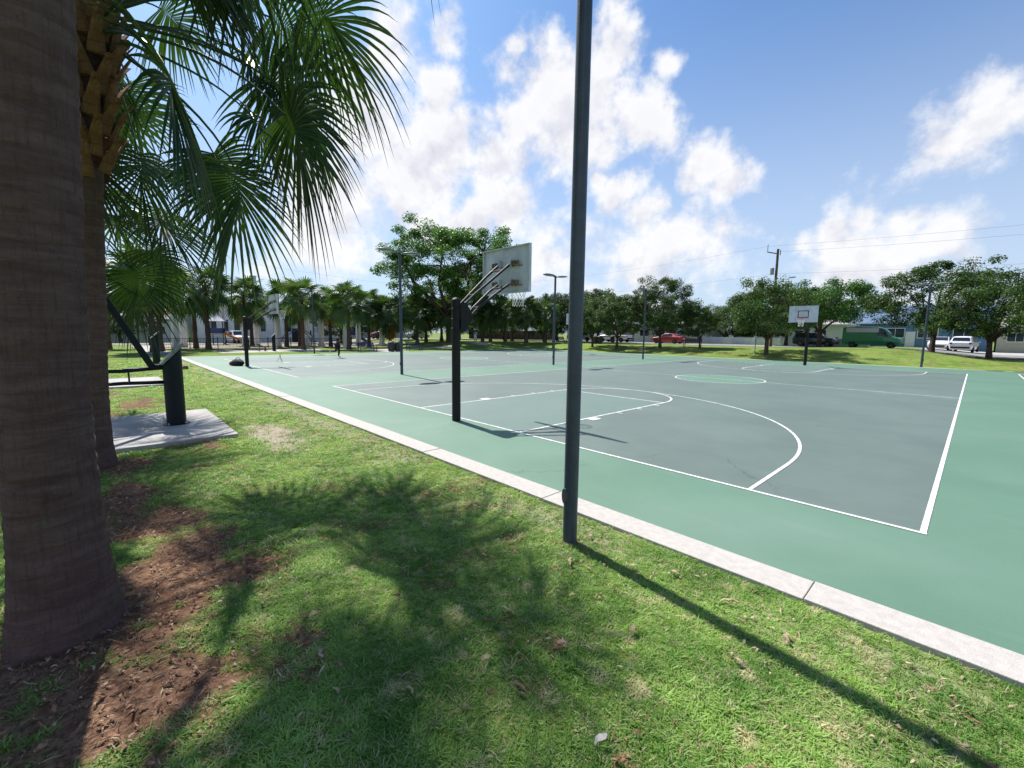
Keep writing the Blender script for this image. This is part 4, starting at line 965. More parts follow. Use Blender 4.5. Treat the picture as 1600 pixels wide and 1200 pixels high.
def house(name, label, loc, rz, w, d, h, wall, roof, kind='gable', rh=1.6, wins=(), doors=(), over=.4, axis='x'):
    t = thing(name, label, 'house', loc, rz)
    MB().box((0, 0, h/2-.3), (w, d, h+.6)).obj('wall', wall, t)
    X, Y = w/2+over, d/2+over; z0 = h-.02
    if kind == 'gable':
        if axis == 'x': v = [(-X, -Y, z0), (X, -Y, z0), (X, Y, z0), (-X, Y, z0), (-X, 0, z0+rh), (X, 0, z0+rh)]; f = [(0, 1, 5, 4), (2, 3, 4, 5), (0, 4, 3), (1, 2, 5), (3, 2, 1, 0)]
        else: v = [(-X, -Y, z0), (X, -Y, z0), (X, Y, z0), (-X, Y, z0), (0, -Y, z0+rh), (0, Y, z0+rh)]; f = [(0, 4, 5, 3), (1, 2, 5, 4), (0, 1, 4), (2, 3, 5), (3, 2, 1, 0)]
    elif kind == 'hip': q = min(X, Y)*.9; v = [(-X, -Y, z0), (X, -Y, z0), (X, Y, z0), (-X, Y, z0), (-X+q, 0, z0+rh), (X-q, 0, z0+rh)]; f = [(0, 1, 5, 4), (2, 3, 4, 5), (0, 4, 3), (1, 2, 5), (3, 2, 1, 0)]
    else:
        mb = MB().box((0, 0, z0+.12), (2*X, 2*Y, .24)); v, f = mb.v, mb.f
    rf = mk('roof', v, f, roof, t); MB().box((0, -Y-.012, z0-.03), (2*X, .03, .16)).obj('fascia', TRIM, rf); MB().box((X+.012, 0, z0-.03), (.03, 2*Y, .16)).obj('fascia', TRIM, rf)
    for (face, u, z, ww, hh, cols) in wins:
        c = {'+x': (w/2, u, z), '-x': (-w/2, u, z), '+y': (u, d/2, z), '-y': (u, -d/2, z)}[face]; window(t, c, ww, hh, face, cols)
    for (face, u, ww, hh, m) in doors:
        if face == '-y': MB().box((u, -d/2-.03, hh/2), (ww, .08, hh)).obj('door', m, t)
        else: MB().box((w/2+.03, u, hh/2), (.08, ww, hh)).obj('door', m, t)
    return t
house('church_hall', 'white two storey hall with narrow arched-look windows behind the playground', (-82, 16, tz(-82, 16)), 0, 14, 22, 6.2, WHITE, ROOFW, 'flat', 0, [('+x', y, 2.7, .8, 1.9, 1) for y in (-9, -7.4, -5.8, -2, 0, 2)]+[('+x', y, 1.6, 1.6, 1., 2) for y in (5, 8)], [('+x', 3.2, 1.4, 2.4, DARK)])
house('bungalow', 'pale bungalow with tan tiled roof behind the blue slide', (-82, 36.5, tz(-82, 36.5)), 0, 10, 14, 3.4, WHITE, ROOFT, 'gable', 2.6, [('+x', -4, 1.7, 1.8, 1.2, 2), ('+x', 3, 1.7, 1.8, 1.2, 2)], [('+x', 0, 1., 2.1, DOORM)], axis='y')
house('bungalow', 'white house with small windows beyond the playground end', (-84, -2, tz(-84, -2)), 0, 10, 11, 3.6, WHITE, ROOFG, 'gable', 2., [('+x', -3, 1.8, 1.5, 1.2, 2), ('+x', 2.5, 1.8, 1.5, 1.2, 2)], axis='y')
house('bungalow', 'white bungalow behind the red parked car', (-27.5, 67.2, tz(-27, 67)), 0, 13, 8, 3., WHITE, ROOFW, 'hip', 1.1, [('-y', x, 1.6, 1.7, 1.2, 2) for x in (-4.5, -1.5, 4.2)], [('-y', 1.6, 1., 2.1, TRIM)])
house('bungalow', 'long white bungalow behind the low white wall', (-12., 72.5, tz(-12, 72)), 0, 15, 8, 3., WHITE, ROOFG, 'hip', 1.2, [('-y', x, 1.7, 1.4, 1.1, 2) for x in (-6, -3.4, -.5, 4.5)], [('-y', 2., 1., 2.1, DARK)])
house('blue_house', 'blue walled house with blue roof behind the green van', (1.2, 79.5, tz(1, 79)), 0, 15, 9, 3.3, BLUEW, ROOFB, 'gable', 2.6, [('-y', x, 1.9, 1.9, 1.3, 2) for x in (-4.4, -1.3, 2., 5.4)], [('-y', .3, 1., 2.1, TRIM)])
hr = house('carport_house', 'cream house with open carport and pink brick corner beside the driveway', (15.5, 80, tz(15, 80)), 0, 12, 10, 3.2, CREAM, ROOFG, 'gable', 2.2, [('-y', -4.5, 1.9, 1.3, 1.1, 2), ('-y', 4, 1.9, 1.5, 1.1, 2)], [('-y', -1.5, 2.8, 2.4, DARK)], axis='x')  # carport mouth is a dark panel on the wall, its inner shade painted
MB().box((1.4, -5.25, 1.4), (1.5, .5, 2.8)).obj('brick_pier', BRICK, hr)
house('bungalow', 'white garage house behind the parked pickups', (-42.5, 66, tz(-42, 66)), 0, 12, 8, 3., WHITE, ROOFG, 'hip', 1.3, [('-y', x, 1.7, 1.5, 1.1, 2) for x in (-4, 0)], [('-y', 3.5, 2.6, 2.2, TRIM)])
wl = thing('garden_wall', 'low white garden wall along the far side of the street', 'wall', (-12.5, 63.0, tz(-12.5, 63)))
for k in range(7): MB().box((-9.6+k*3.2, 0, .45), (3.19, .18, 1.2)).obj('wall_panel', WHITE, wl)
for k in range(8): MB().box((-11.2+k*3.2, -.01, .55), (.3, .3, 1.45)).obj('pier', WHITE, wl)
wf = thing('wooden_fence', 'long dark brown board fence behind the palm grove', 'fence', (-57, 54.8, tz(-57, 54.8)), R(25))
WOODD = mat('dark_fence_wood', (.05, .03, .025), .9, .3, 4.); bd_me = None
for k in range(64):
    x = -9.6+k*.3
    if bd_me is None: o = MB().box((0, 0, .8), (.285, .03, 2.)).obj('board', WOODD, wf); bd_me = o.data; o.location.x = x
    else: o = mko('board', bd_me, wf, (x, .004*(k % 3), .02*math.sin(k*1.7)))
# ------------------------------------------------------------------ white columns
cprof = None
COLS = [(-47.8, -.5, 6.2, 'tall white column among the palms right of the close palm pair'), (-54.8, .9, 5.4, 'white column half hidden behind the flared palm trunk'), (-58.1, 9.1, 9., 'tallest white column rising above the palm crowns'), (-55.3, 7.2, 5.2, None), (-49.5, 9.4, 6.6, 'white column in front of the white hall'), (-51.4, 13.4, 4.4, None), (-50.1, 14.7, 4.4, None), (-43.9, 15.4, 4.6, 'white column beside the palm behind the blue bench'), (-50.7, 19.9, 4.6, None), (-48.5, 22.3, 4.2, 'white column beside the golden fronded palm')]
for (x, y, h, lb) in COLS:
    t = thing('white_column', lb or 'plain white square column inside the playground fence', 'column', (x, y, tz(x, y)), R(20), 'white columns around the playground')
    MB().box((0, 0, h/2), (.5, .5, h-.01)).obj('shaft', WHITE, t, bevel=.02); MB().box((0, 0, .15), (.62, .62, .5)).obj('plinth', WHITE, t); MB().box((0, 0, h+.05), (.6, .6, .12)).obj('capital', WHITE, t)
# ------------------------------------------------------------------ playground
IRON = mat('black_iron', (.012, .012, .014), .5, .1); PBLUE = mat('playground_blue', (.03, .06, .2), .4, .1); PORANGE = mat('playground_orange', (.6, .2, .03), .45, .1); PTAN = mat('playground_tan', (.4, .3, .18), .6, .1)
pf = thing('iron_fence', 'black iron picket fence round the playground', 'fence', (-47.0, -1.8, tz(-47, -1.8)))
def fence_run(par, x0, y0, x1, y1, H=1.15, seg=2.4):
    L = math.hypot(x1-x0, y1-y0); n = max(1, round(L/seg)); a = math.atan2(y1-y0, x1-x0); s = L/n
    for i in range(n+1): MB().box((0, 0, H/2), (.07, .07, H+.1)).obj('post', IRON, par).location = (x0+math.cos(a)*s*i, y0+math.sin(a)*s*i, 0)
    for i in range(n):
        mb = MB(); k = .12
        while k < s-.06: mb.box((k, 0, H/2), (.02, .02, H-.08)); k += .13
        o = stuff(mb.obj('picket_panel', IRON, par)); o.location = (x0+math.cos(a)*s*i, y0+math.sin(a)*s*i, 0); o.rotation_euler.z = a
        for z in (.14, H-.1): q = MB().box((s/2, 0, 0), (s-.08, .035, .035)).obj('rail', IRON, par); q.location = (x0+math.cos(a)*s*i, y0+math.sin(a)*s*i, z); q.rotation_euler.z = a
fence_run(pf, -.3, 0, -.3, 19.2); fence_run(pf, -.38, -.05, -14., -.05)
def play_tower(loc, rz, label, mslide, roofm, group=None):
    t = thing('play_tower', label, 'play structure', loc, rz)
    for sx in (-.7, .7):
        for sy in (-.7, .7): MB().tube([(sx, sy, -.2), (sx, sy, 3.2)], .05, 8).obj('post', IRON, t)
    MB().box((0, 0, 1.4), (1.6, 1.6, .08)).obj('deck', PTAN, t)
    mk('roof', [(-1, -1, 3.1), (1, -1, 3.1), (1, 1, 3.1), (-1, 1, 3.1), (0, 0, 3.9)], [(0, 1, 4), (1, 2, 4), (2, 3, 4), (3, 0, 4), (3, 2, 1, 0)], roofm, t)
    n = 12; v = []; f = []
    for i in range(n+1):
        q = i/n; y = .75+2.6*q; z = 1.42-1.2*(q**.9 if q < .9 else .91+.0*q)+.0
        for (x_, zz) in ((-.32, .25), (-.28, 0), (.28, 0), (.32, .25)): v.append((x_, y, z+zz))
    for i in range(n):
        for k in range(3): f.append((i*4+k, i*4+k+1, i*4+5+k, i*4+4+k))
    o = mk('slide', v, f, mslide, t); sm = o.modifiers.new('solid', 'SOLIDIFY'); sm.thickness = .03
    for s in (-1, 1): MB().box((s*.72, 0, 1.85), (.04, 1.3, .7)).obj('guard_panel', PBLUE, t)
    return t
play_tower((-60.6, 5.2, tz(-60, 5)), R(-20), 'play tower with curved orange slide inside the fence', PORANGE, PBLUE)
play_tower((-52.6, 19.6, tz(-52, 19)), R(15), 'play tower with dark blue straight slide near the tan roofed house', PBLUE, PBLUE)
cl = thing('climbing_arch', 'blue tubular climbing arch beside the white columns', 'play structure', (-50.4, 12., tz(-50, 12)), R(10))
for s in (-.5, .5): MB().tube([(s, 2*math.cos(a), 2.1*math.sin(a)) for a in np.linspace(0, math.pi, 13)], .045, 8).obj('hoop_rail', PBLUE, cl)
for a in np.linspace(.2, math.pi-.2, 9): MB().tube([(-.5, 2*math.cos(a), 2.1*math.sin(a)), (.5, 2*math.cos(a), 2.1*math.sin(a))], .025, 6).obj('rung', PBLUE, cl)
# ------------------------------------------------------------------ benches, bins, sign posts
BBLUE = mat('bench_blue_metal', (.02, .03, .075), .4, .15, metal=.2); BRED = mat('bench_dark_brown', (.08, .03, .025), .6, .2); BIN = mat('bin_dark_metal', (.035, .032, .034), .6, .3, 9., col2=(.11, .1, .1))
def bench(loc, rz, label, m, first={}):
    t = thing('park_bench', label, 'bench', loc, rz, 'benches around the courts')
    for k in range(6): MB().box((0, -.2+k*.08, .45), (1.8, .065, .03)).obj('seat_slat', m, t)
    for k in range(5): MB().box((0, .28+.03*k, .55+.085*k), (1.8, .02, .07), rx=R(-15)).obj('back_slat', m, t)
    for s in (-.86, .86):
        MB().box((s, -.2, .22), (.05, .05, .46)).obj('leg', m, t); MB().box((s, .24, .22), (.05, .05, .46)).obj('leg', m, t); MB().bar((s, .26, .4), (s, .44, .98), .05, .05).obj('back_post', m, t)
        MB().tube([(s, .3, .68), (s, -.1, .68), (s, -.22, .62), (s, -.22, .45)], .022, 6).obj('armrest', m, t)
    return t
bench((-32.3, 12.7, tz(-32.3, 12.7)), R(98), 'dark blue slatted park bench next to the litter bins on the path', BBLUE)
bench((-33.6, 18.6, tz(-33.6, 18.6)), R(98), 'dark blue slatted bench on the shaded grass before the palms', BBLUE)
bench((-31.5, 40.4, tz(-31.5, 40.4)), R(170), 'blue bench on the grass bank in front of the white pickup', BBLUE)
bench((-13.3, 40.8, tz(-13.3, 40.8)), R(5), 'dark brown bench under the small low oak', BRED)
def bins(loc, rz, label, n=2):
    for i in range(n):
        c = (loc[0]+math.cos(rz)*.68*i, loc[1]+math.sin(rz)*.68*i); t = thing('litter_bin', label, 'bin', (c[0], c[1], tz(*c)), rz, 'litter bins by the courts')
        MB().lathe([(.26, .04), (.3, .1), (.31, .85), (.28, .9)], 16).obj('drum', BIN, t)
        stv = MB()
        for k in range(16): a = 2*math.pi*k/16; stv.box((.32*math.cos(a), .32*math.sin(a), .48), (.02, .06, .76), rz=a)
        stuff(stv.obj('drum_slats', BIN, t)); MB().lathe([(.33, .9), (.33, .95), (.2, 1.06), (.12, 1.08)], 16).obj('lid', BIN, t)
bins((-31.9, 15.0, 0), R(80), 'ornate dark metal litter bin beside the blue bench'); bins((-26.6, 41.3, 0), R(30), 'dark litter bin on the grass bank under the rounded oak'); bins((-30.6, 51.4, 0), R(30), 'single dark litter bin on the pavement behind the rounded oak', 1)
sp = thing('sign_post', 'thin pale grey post on the grass beside the broad dark oak', 'post', (-6.0, 37.6, tz(-6, 37.6))); MB().tube([(0, 0, -.3), (0, 0, 2.9)], .045, 8).obj('post', mat('grey_post', (.4, .4, .4), .6, .1), sp); MB().box((0, .06, 2.7), (.3, .02, .4)).obj('sign_panel', TRIM, sp)
lp = thing('lantern_post', 'slender old style lantern post beside the blue slide', 'lamp post', (-43.3, 16.6, tz(-43, 16.6))); MB().tube([(0, 0, -.2), (0, 0, .8), (0, 0, 3.)], [.08, .05, .04], 8).obj('post', IRON, lp); MB().lathe([(.08, 3.), (.16, 3.1), (.2, 3.4), (.05, 3.45)], 8).obj('lantern', mat('lantern_glass', (.6, .5, .45), .4, .1), lp); MB().lathe([(.24, 3.45), (.06, 3.65), (.02, 3.75)], 8).obj('cap', IRON, lp)
# ------------------------------------------------------------------ utility poles and wires
POLEW = mat('utility_pole_wood', (.13, .085, .06), .9, .3, 3.); POLEG = mat('utility_pole_concrete', (.42, .38, .34), .85, .1); WIRE = mat('wire', (.06, .06, .07), .7, .05); CAN = mat('transformer_grey', (.3, .32, .36), .5, .1)
u1 = thing('utility_pole', 'brown wooden utility pole with transformer and street light arm behind the oak', 'utility pole', (-8.92, 52.0, tz(-8.9, 52)))
MB().tube([(0, 0, -.3), (0, 0, 5), (0, 0, 11.3)], [.18, .16, .13], 10).obj('pole', POLEW, u1)
MB().bar((-.1, 0, 10.8), (-1., -.3, 11.05), .1, .1).obj('crossarm', POLEW, u1); MB().tube([(-1., -.3, 11.), (-1., -.3, 11.9)], .04, 6).obj('insulator', CAN, u1); MB().tube([(.25, .05, 10.6), (.25, .05, 11.2)], .05, 6).obj('insulator', CAN, u1)
MB().lathe([(.05, 0), (.22, .03), (.22, .75), (.1, .85)], 12, (-.42, -.12, 8.4)).obj('transformer', CAN, u1)
MB().tube([(.1, 0, 7.3), (.9, -.2, 7.7), (1.6, -.4, 7.9)], .035, 6).obj('light_arm', CAN, u1); MB().box((1.8, -.45, 7.9), (.6, .2, .12), rz=R(-14)).obj('street_light', CAN, u1)
u2 = thing('utility_pole', 'pale concrete utility pole behind the left palm group', 'utility pole', (-65.2, 6.7, tz(-65, 6.7)))
MB().tube([(0, 0, -.3), (0, 0, 12.2)], [.2, .13], 8).obj('pole', POLEG, u2); MB().lathe([(.05, 0), (.22, .03), (.22, .8), (.1, .9)], 12, (.3, .25, 10.)).obj('transformer', CAN, u2); MB().box((0, .1, 11.7), (.1, .9, .1)).obj('crossarm', POLEW, u2)
def wire(a, b, sag, label, r=.007):
    pts = [(a[0]+(b[0]-a[0])*t, a[1]+(b[1]-a[1])*t, a[2]+(b[2]-a[2])*t-4*sag*t*(1-t)) for t in np.linspace(0, 1, 15)]
    tag(MB().tube(pts, r, 4).obj('overhead_wire', WIRE), label, 'wire', 'overhead wires')
wire((-9.9, 51.7, 12.4), (34, 51.5, 11.6), .5, 'upper overhead wire running from the wooden utility pole over the houses'); wire((-8.7, 52.05, 11.7), (34, 52, 10.8), .5, 'second overhead wire from the wooden utility pole over the driveway')
wire((-8.8, 52, 9.2), (34, 52.4, 8.2), .4, 'lower overhead cable from the wooden utility pole'); wire((-9.9, 51.7, 12.4), (-62, 50, 11.5), .8, 'upper overhead wire running from the wooden utility pole behind the grove'); wire((-8.8, 52, 9.2), (-62, 51, 8.6), .6, 'lower overhead cable stretching behind the dark oaks')
wire((-65.2, 7.1, 11.8), (-64, 62, 10.4), .7, 'overhead wire from the concrete utility pole above the palm crowns'); wire((-65.2, 6.3, 11.8), (-65, -45, 11.), .7, 'overhead wire running away from the concrete utility pole')
# ------------------------------------------------------------------ vehicles
TYRE = mat('tyre_rubber', (.015, .015, .015), .8, .1); RIMM = mat('wheel_rim', (.35, .35, .36), .35, .1, metal=.6); CGLASS = mat('car_glass', (.015, .02, .025), .06, .1, spec=.7); HLAMP = mat('headlamp', (.7, .7, .7), .15, .05); TLAMP = mat('tail_lamp', (.35, .02, .02), .25, .1); BUMP = mat('bumper_black', (.02, .02, .022), .6, .1)
def carpaint(n, c): return mat('car_paint_'+n, c, .3, .03, coat=.7, spec=.5)
SEDAN = [(-2.3, .42, .72, .84, .72, .66), (-2.2, .26, .9, 1.0, .84, .74), (-1.75, .22, .95, 1.05, .88, .76), (-1.0, .2, .95, 1.4, .9, .6), (-.4, .2, .94, 1.46, .9, .64), (.25, .2, .93, 1.43, .9, .64), (1.05, .2, .92, .98, .9, .75), (1.9, .22, .82, .88, .86, .72), (2.22, .28, .66, .73, .78, .65), (2.3, .4, .58, .62, .7, .6)]
SUV = [(-2.3, .45, .9, 1.0, .82, .76), (-2.22, .3, 1.02, 1.12, .9, .8), (-1.95, .25, 1.05, 1.6, .93, .68), (-1.4, .24, 1.04, 1.7, .94, .7), (-.2, .24, 1.03, 1.72, .94, .72), (.45, .24, 1.02, 1.66, .94, .7), (1.15, .25, 1.02, 1.1, .93, .8), (1.95, .28, .96, 1.02, .9, .76), (2.25, .35, .75, .84, .82, .7), (2.33, .45, .65, .7, .75, .64)]
VAN = [(-2.75, .5, 1.2, 2.2, .9, .84), (-2.7, .4, 1.25, 2.38, .97, .88), (-1.2, .35, 1.25, 2.42, .98, .9), (.5, .35, 1.25, 2.4, .98, .9), (1.05, .35, 1.25, 2.25, .98, .85), (1.85, .35, 1.2, 1.32, .97, .82), (2.5, .38, 1.0, 1.1, .93, .78), (2.7, .45, .75, .85, .84, .7)]
PICK = [(-2.75, .55, 1.0, 1.08, .92, .9), (-2.7, .45, 1.02, 1.1, .95, .93), (-.75, .42, 1.02, 1.1, .96, .93), (-.6, .42, 1.06, 1.75, .96, .72), (-.1, .42, 1.06, 1.85, .96, .74), (.75, .42, 1.06, 1.8, .96, .74), (1.35, .42, 1.06, 1.15, .96, .85), (2.35, .45, 1.02, 1.08, .94, .84), (2.7, .5, .85, .95, .88, .8), (2.76, .55, .75, .8, .82, .75)]
def vehicle(name, label, st, paint, loc, rz, wheels, wr=.33, cat='car', glass_from=None, band=None):
    t = thing(name, label, cat, loc, rz)
    v = []; f = []
    for (x, zb, zt, zr, w, wt) in st:
        zm = (zb+zt)/2
        v += [(x, -w*.9, zb), (x, -w*1.02, zm), (x, -w, zt), (x, -wt, zr), (x, -wt*.5, zr+.03), (x, wt*.5, zr+.03), (x, wt, zr), (x, w, zt), (x, w*1.02, zm), (x, w*.9, zb)]
    n = 10
    for i in range(len(st)-1):
        for k in range(n): f.append((i*n+k, (i+1)*n+k, (i+1)*n+(k+1) % n, i*n+(k+1) % n))
    f += [tuple(range(n)), tuple((len(st)-1)*n+k for k in range(n-1, -1, -1))]
    body = mk('body', v, f, paint, t, bevel=.03)
    cab = [i for i, s in enumerate(st) if s[3]-s[2] > .3]
    if glass_from is not None: side = [i for i in cab if st[i][0] >= glass_from]
    else: side = cab
    P = lambda i, q, s: Vector((st[i][0], s*(st[i][4]*(1-q)+st[i][5]*q+.008), st[i][2]*(1-q)+st[i][3]*q))
    for s in (-1, 1):
        for a, b in zip(side[:-1], side[1:]):
            A, B, C, D_ = P(a, .1, s), P(b, .1, s), P(b, .86, s), P(a, .86, s); g1_ = (B-A)*.04
            mk('side_window', [A+g1_, B-g1_, C-g1_, D_+g1_], [(0, 1, 2, 3) if s < 0 else (3, 2, 1, 0)], CGLASS, t)
        a = side[-1]; b = a+1
        A, B, C = P(a, .1, s), P(a, .84, s), Vector((st[a][0]*.35+st[b][0]*.65, s*(st[a][4]*.3+st[b][4]*.7+.004), st[b][2]+.06))
        mk('side_window', [A, B, C], [(0, 1, 2)], CGLASS, t)
    def slab(a, b, q0, q1, nm):
        def Q(q, s): return Vector((st[a][0]*(1-q)+st[b][0]*q, s*(st[a][5]*(1-q)+st[b][5]*q)*.88, st[a][3]*(1-q)+st[b][3]*q+.035))
        off = Vector((.012 if st[b][0] > st[a][0] else -.012, 0, .012))
        mk(nm, [Q(q0, -1)+off, Q(q0, 1)+off, Q(q1, 1)+off, Q(q1, -1)+off], [(0, 1, 2, 3)], CGLASS, t)
    slab(cab[-1], cab[-1]+1, .08, .9, 'windscreen')
    if cab[0] > 0 and st[cab[0]][0] > st[0][0]+.2: slab(cab[0], cab[0]-1, .1, .85, 'rear_window')
    for wx in wheels:
        for s in (-1, 1):
            w = max(q[4] for q in st)
            o = MB().lathe([(wr*.6, -.1), (wr*.95, -.1), (wr, -.06), (wr, .06), (wr*.95, .1), (wr*.6, .1)], 20).obj('wheel', TYRE, t); o.location = (wx, s*(w-.08), wr); o.rotation_euler.x = R(90)*-s
            MB().lathe([(wr*.62, -.02), (wr*.62, .102), (wr*.3, .085), (wr*.1, .11)], 14).obj('rim', RIMM, o)
    x1, x0 = st[-1][0], st[0][0]
    for s in (-1, 1):
        MB().box((x1-.13, s*st[-2][4]*.78, st[-2][2]-.02), (.2, .3, .13)).obj('headlight', HLAMP, t); MB().box((x0+.06, s*st[1][4]*.83, st[1][2]-.06), (.14, .22, .2)).obj('tail_light', TLAMP, t)
        i = cab[-1]+1; MB().box((st[i][0]-.35, s*(st[i][4]+.1), st[i][2]+.08), (.12, .2, .14)).obj('mirror', paint, t)
    MB().box((x1-.02, 0, st[-1][1]+.02), (.1, st[-1][4]*1.7, .18)).obj('front_bumper', BUMP, t); MB().box((x0+.02, 0, st[0][1]+.05), (.1, st[0][4]*1.8, .2)).obj('rear_bumper', BUMP, t); MB().box((x0-.03, 0, st[0][1]+.28), (.02, .34, .14)).obj('number_plate', TRIM, t)
    if band:
        for s in (-1, 1): MB().box((-.9, s*.95, 2.05), (3., .03, .5)).obj('roof_band', band, t)
    return t
def zs(x, y): return tz(x, y)+.045
vehicle('parked_car', 'red sedan parked at the street behind the twin trunked oak', SEDAN, carpaint('red', (.33, .02, .025)), (-22.8, 53.9, zs(-22.8, 53.9)), R(180), (-1.4, 1.4))
vehicle('panel_van', 'green panel van with white upper band parked across the street', VAN, carpaint('green', (.04, .28, .09)), (-.6, 60.2, zs(-.6, 60.2)), 0, (-1.75, 1.75), .35, 'van', .4, TRIM)
vehicle('parked_car', 'dark sport utility car parked behind the green van', SUV, carpaint('black', (.02, .02, .025)), (-6.2, 60.0, zs(-6.2, 60)), 0, (-1.4, 1.45), .36)
vehicle('parked_car', 'white sedan parked on the driveway before the blue house', SEDAN, carpaint('white', (.75, .76, .78)), (5.0, 64.6, zs(5, 64.6)), R(-95), (-1.4, 1.4))
vehicle('parked_car', 'white sport utility car seen from its rear on the driveway', SUV, carpaint('white', (.75, .76, .78)), (6.9, 64.2, zs(6.9, 64.2)), R(83), (-1.4, 1.45), .36)
vehicle('pickup_truck', 'white pickup truck parked behind the blue bench on the bank', PICK, carpaint('white', (.75, .76, .78)), (-38.6, 54.2, zs(-38.6, 54.2)), R(180), (-1.75, 1.75), .38, 'truck')
vehicle('pickup_truck', 'white pickup truck parked behind the litter bins under the oak', PICK, carpaint('white', (.75, .76, .78)), (-32.2, 54.4, zs(-32.2, 54.4)), R(180), (-1.75, 1.75), .38, 'truck')
vehicle('pickup_truck', 'white pickup truck facing the playground with the orange slide', PICK, carpaint('white', (.75, .76, .78)), (-68.4, 8.75, zs(-68.4, 8.7)), R(8), (-1.75, 1.75), .38, 'truck')
vehicle('parked_car', 'dark red car in the shade behind the palm grove', SEDAN, carpaint('dark_red', (.2, .02, .02)), (-64.6, 30.5, zs(-64.6, 30.5)), R(90), (-1.4, 1.4))
vehicle('parked_car', 'silver blue car in the shade behind the palm grove', SEDAN, carpaint('silver', (.4, .44, .5)), (-64.6, 37.5, zs(-64.6, 37.5)), R(90), (-1.4, 1.4))
# ------------------------------------------------------------------ people
SKIN = mat('skin', (.2, .11, .07), .55, .08); DRK = mat('dark_sportswear', (.02, .018, .022), .8, .2); LBL = mat('light_blue_shirt', (.42, .52, .6), .8, .08); SHOE = mat('white_shoe', (.75, .75, .76), .6, .05); HAIR = mat('dark_hair', (.012, .009, .008), .7, .2); PANT = mat('dark_trousers', (.03, .032, .04), .8, .2); SHORT = mat('pale_shorts', (.6, .6, .58), .8, .06)
def skinned(name, J, Ed, rad, m, par):
    names = list(J); ix = {k: i for i, k in enumerate(names)}
    me = bpy.data.meshes.new(name); me.from_pydata([J[k] for k in names], [(ix[a], ix[b]) for a, b in Ed], []); me.materials.append(m)
    o = mko(name, me, par)
    md = o.modifiers.new('skin', 'SKIN'); md.use_smooth_shade = True
    for i, k in enumerate(names):
        q = rad[k]; me.skin_vertices[0].data[i].radius = q if isinstance(q, tuple) else (q, q)
    me.skin_vertices[0].data[0].use_root = True
    sd = o.modifiers.new('sub', 'SUBSURF'); sd.levels = 2; sd.render_levels = 2
    return o
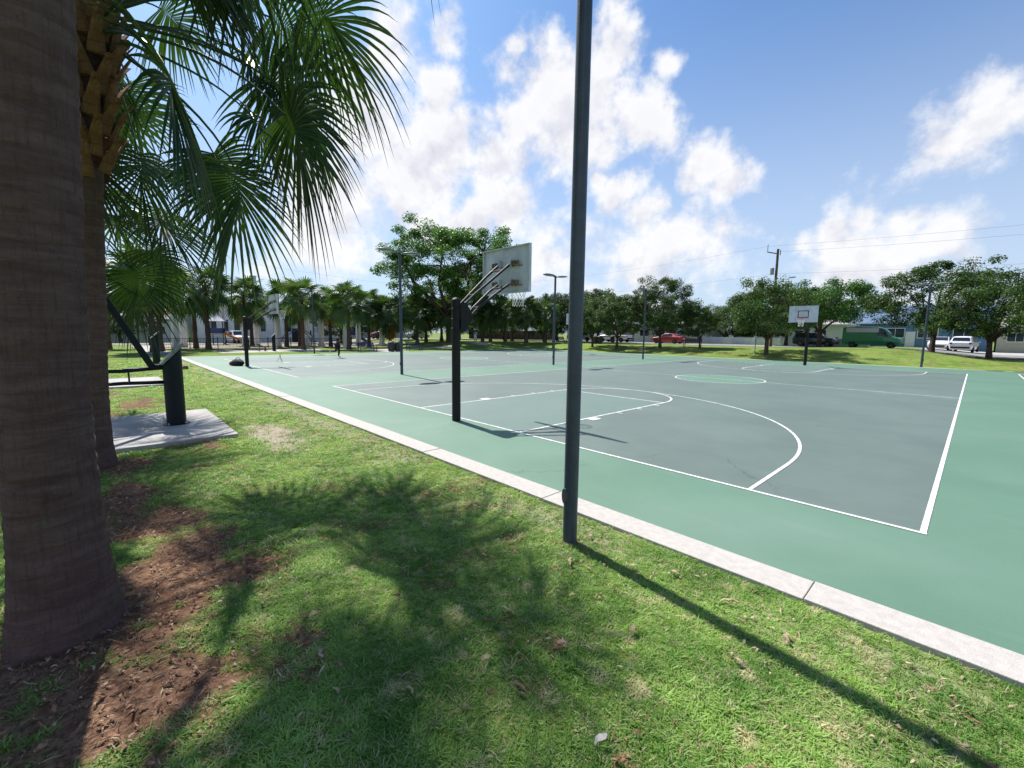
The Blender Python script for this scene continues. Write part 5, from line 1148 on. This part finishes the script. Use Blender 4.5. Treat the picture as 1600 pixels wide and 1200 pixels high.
def person(label, loc, rz, J, top, bottom, short=False):
    """J: joint positions (x forward, y left, z up)"""
    t = thing('person', label, 'person', loc, rz)
    E_ = [('pelvis', 'waist'), ('waist', 'chest'), ('chest', 'neck'), ('neck', 'head'), ('head', 'crown')]
    rad = dict(pelvis=(.14, .11), waist=(.125, .1), chest=(.15, .11), neck=.055, head=(.085, .095), crown=(.06, .07))
    for s in 'lr':
        E_ += [('chest', s+'sh'), (s+'sh', s+'el'), (s+'el', s+'wr'), (s+'wr', s+'hand'), ('pelvis', s+'hip'), (s+'hip', s+'kn'), (s+'kn', s+'an'), (s+'an', s+'toe')]
        rad.update({s+'sh': .058, s+'el': .042, s+'wr': .03, s+'hand': .032, s+'hip': .088, s+'kn': .058, s+'an': .038, s+'toe': .034})
    body = skinned('body', J, E_, rad, SKIN, t)
    def sub(keys): return {k: J[k] for k in keys}
    g_ = lambda k, a: (tuple(q+a for q in rad[k]) if isinstance(rad[k], tuple) else rad[k]+a)
    tk = ['waist', 'chest', 'lsh', 'rsh', 'pelvis']; JT = sub(tk)
    for s in 'lr': JT[s+'slv'] = tuple(np.array(J[s+'sh'])*.25+np.array(J[s+'el'])*.75)
    skinned('shirt', JT, [('pelvis', 'waist'), ('waist', 'chest'), ('chest', 'lsh'), ('chest', 'rsh'), ('lsh', 'lslv'), ('rsh', 'rslv')], {**{k: g_(k, .02) for k in tk}, 'lslv': .062, 'rslv': .062}, top, t)
    JB = sub(['pelvis', 'lhip', 'rhip', 'lkn', 'rkn']); EB = [('pelvis', 'lhip'), ('pelvis', 'rhip'), ('lhip', 'lkn'), ('rhip', 'rkn')]; RB = {k: g_(k, .025) for k in JB}
    if not short:
        for s in 'lr': JB[s+'an'] = tuple(np.array(J[s+'an'])*.9+np.array(J[s+'kn'])*.1); EB.append((s+'kn', s+'an')); RB[s+'an'] = .06
    skinned('shorts' if short else 'trousers', JB, EB, RB, bottom, t)
    for s in 'lr': skinned('shoe', {'a': J[s+'an'], 'b': J[s+'toe']}, [('a', 'b')], {'a': .056, 'b': .046}, SHOE, t)
    h = J['crown']; lump('hair', (h[0]-.015, h[1], h[2]-.02), (.22, .19, .2), HAIR, t, 4)
    nz = J['head']; lump('nose', (nz[0]+.1, nz[1], nz[2]-.01), (.04, .03, .045), SKIN, body, 2)
    return t
RUN = dict(pelvis=(0, 0, .95), waist=(.03, 0, 1.1), chest=(.09, 0, 1.36), neck=(.12, 0, 1.5), head=(.15, 0, 1.61), crown=(.15, 0, 1.7),
  lsh=(.1, .19, 1.41), lel=(-.12, .27, 1.22), lwr=(.05, .25, 1.06), lhand=(.12, .24, 1.04), rsh=(.1, -.19, 1.41), rel=(.16, -.26, 1.15), rwr=(.34, -.2, 1.26), rhand=(.41, -.18, 1.3),
  lhip=(0, .09, .9), lkn=(.06, .1, .5), lan=(.0, .1, .1), ltoe=(.17, .1, .05), rhip=(0, -.09, .9), rkn=(-.1, -.1, .5), ran=(-.48, -.1, .48), rtoe=(-.54, -.1, .32))
STD = dict(pelvis=(0, 0, .93), waist=(0, 0, 1.08), chest=(.02, 0, 1.34), neck=(.03, 0, 1.47), head=(.06, 0, 1.58), crown=(.06, 0, 1.67),
  lsh=(.02, .19, 1.38), lel=(-.02, .25, 1.1), lwr=(.08, .24, .88), lhand=(.1, .24, .8), rsh=(.02, -.19, 1.38), rel=(-.02, -.25, 1.1), rwr=(.1, -.23, .9), rhand=(.13, -.22, .82),
  lhip=(0, .09, .88), lkn=(.03, .1, .48), lan=(-.02, .11, .09), ltoe=(.15, .12, .04), rhip=(0, -.09, .88), rkn=(.06, -.1, .48), ran=(.04, -.11, .09), rtoe=(.2, -.12, .04))
person('person in dark sportswear and white shoes running on the farther court', (-24.3, 6.7, .005), R(42), RUN, DRK, DRK)
person('person in light blue shirt and pale shorts standing under the huge tree', (-38.6, 30.9, tz(-38.6, 30.9)+.05), R(-60), STD, LBL, SHORT, True)
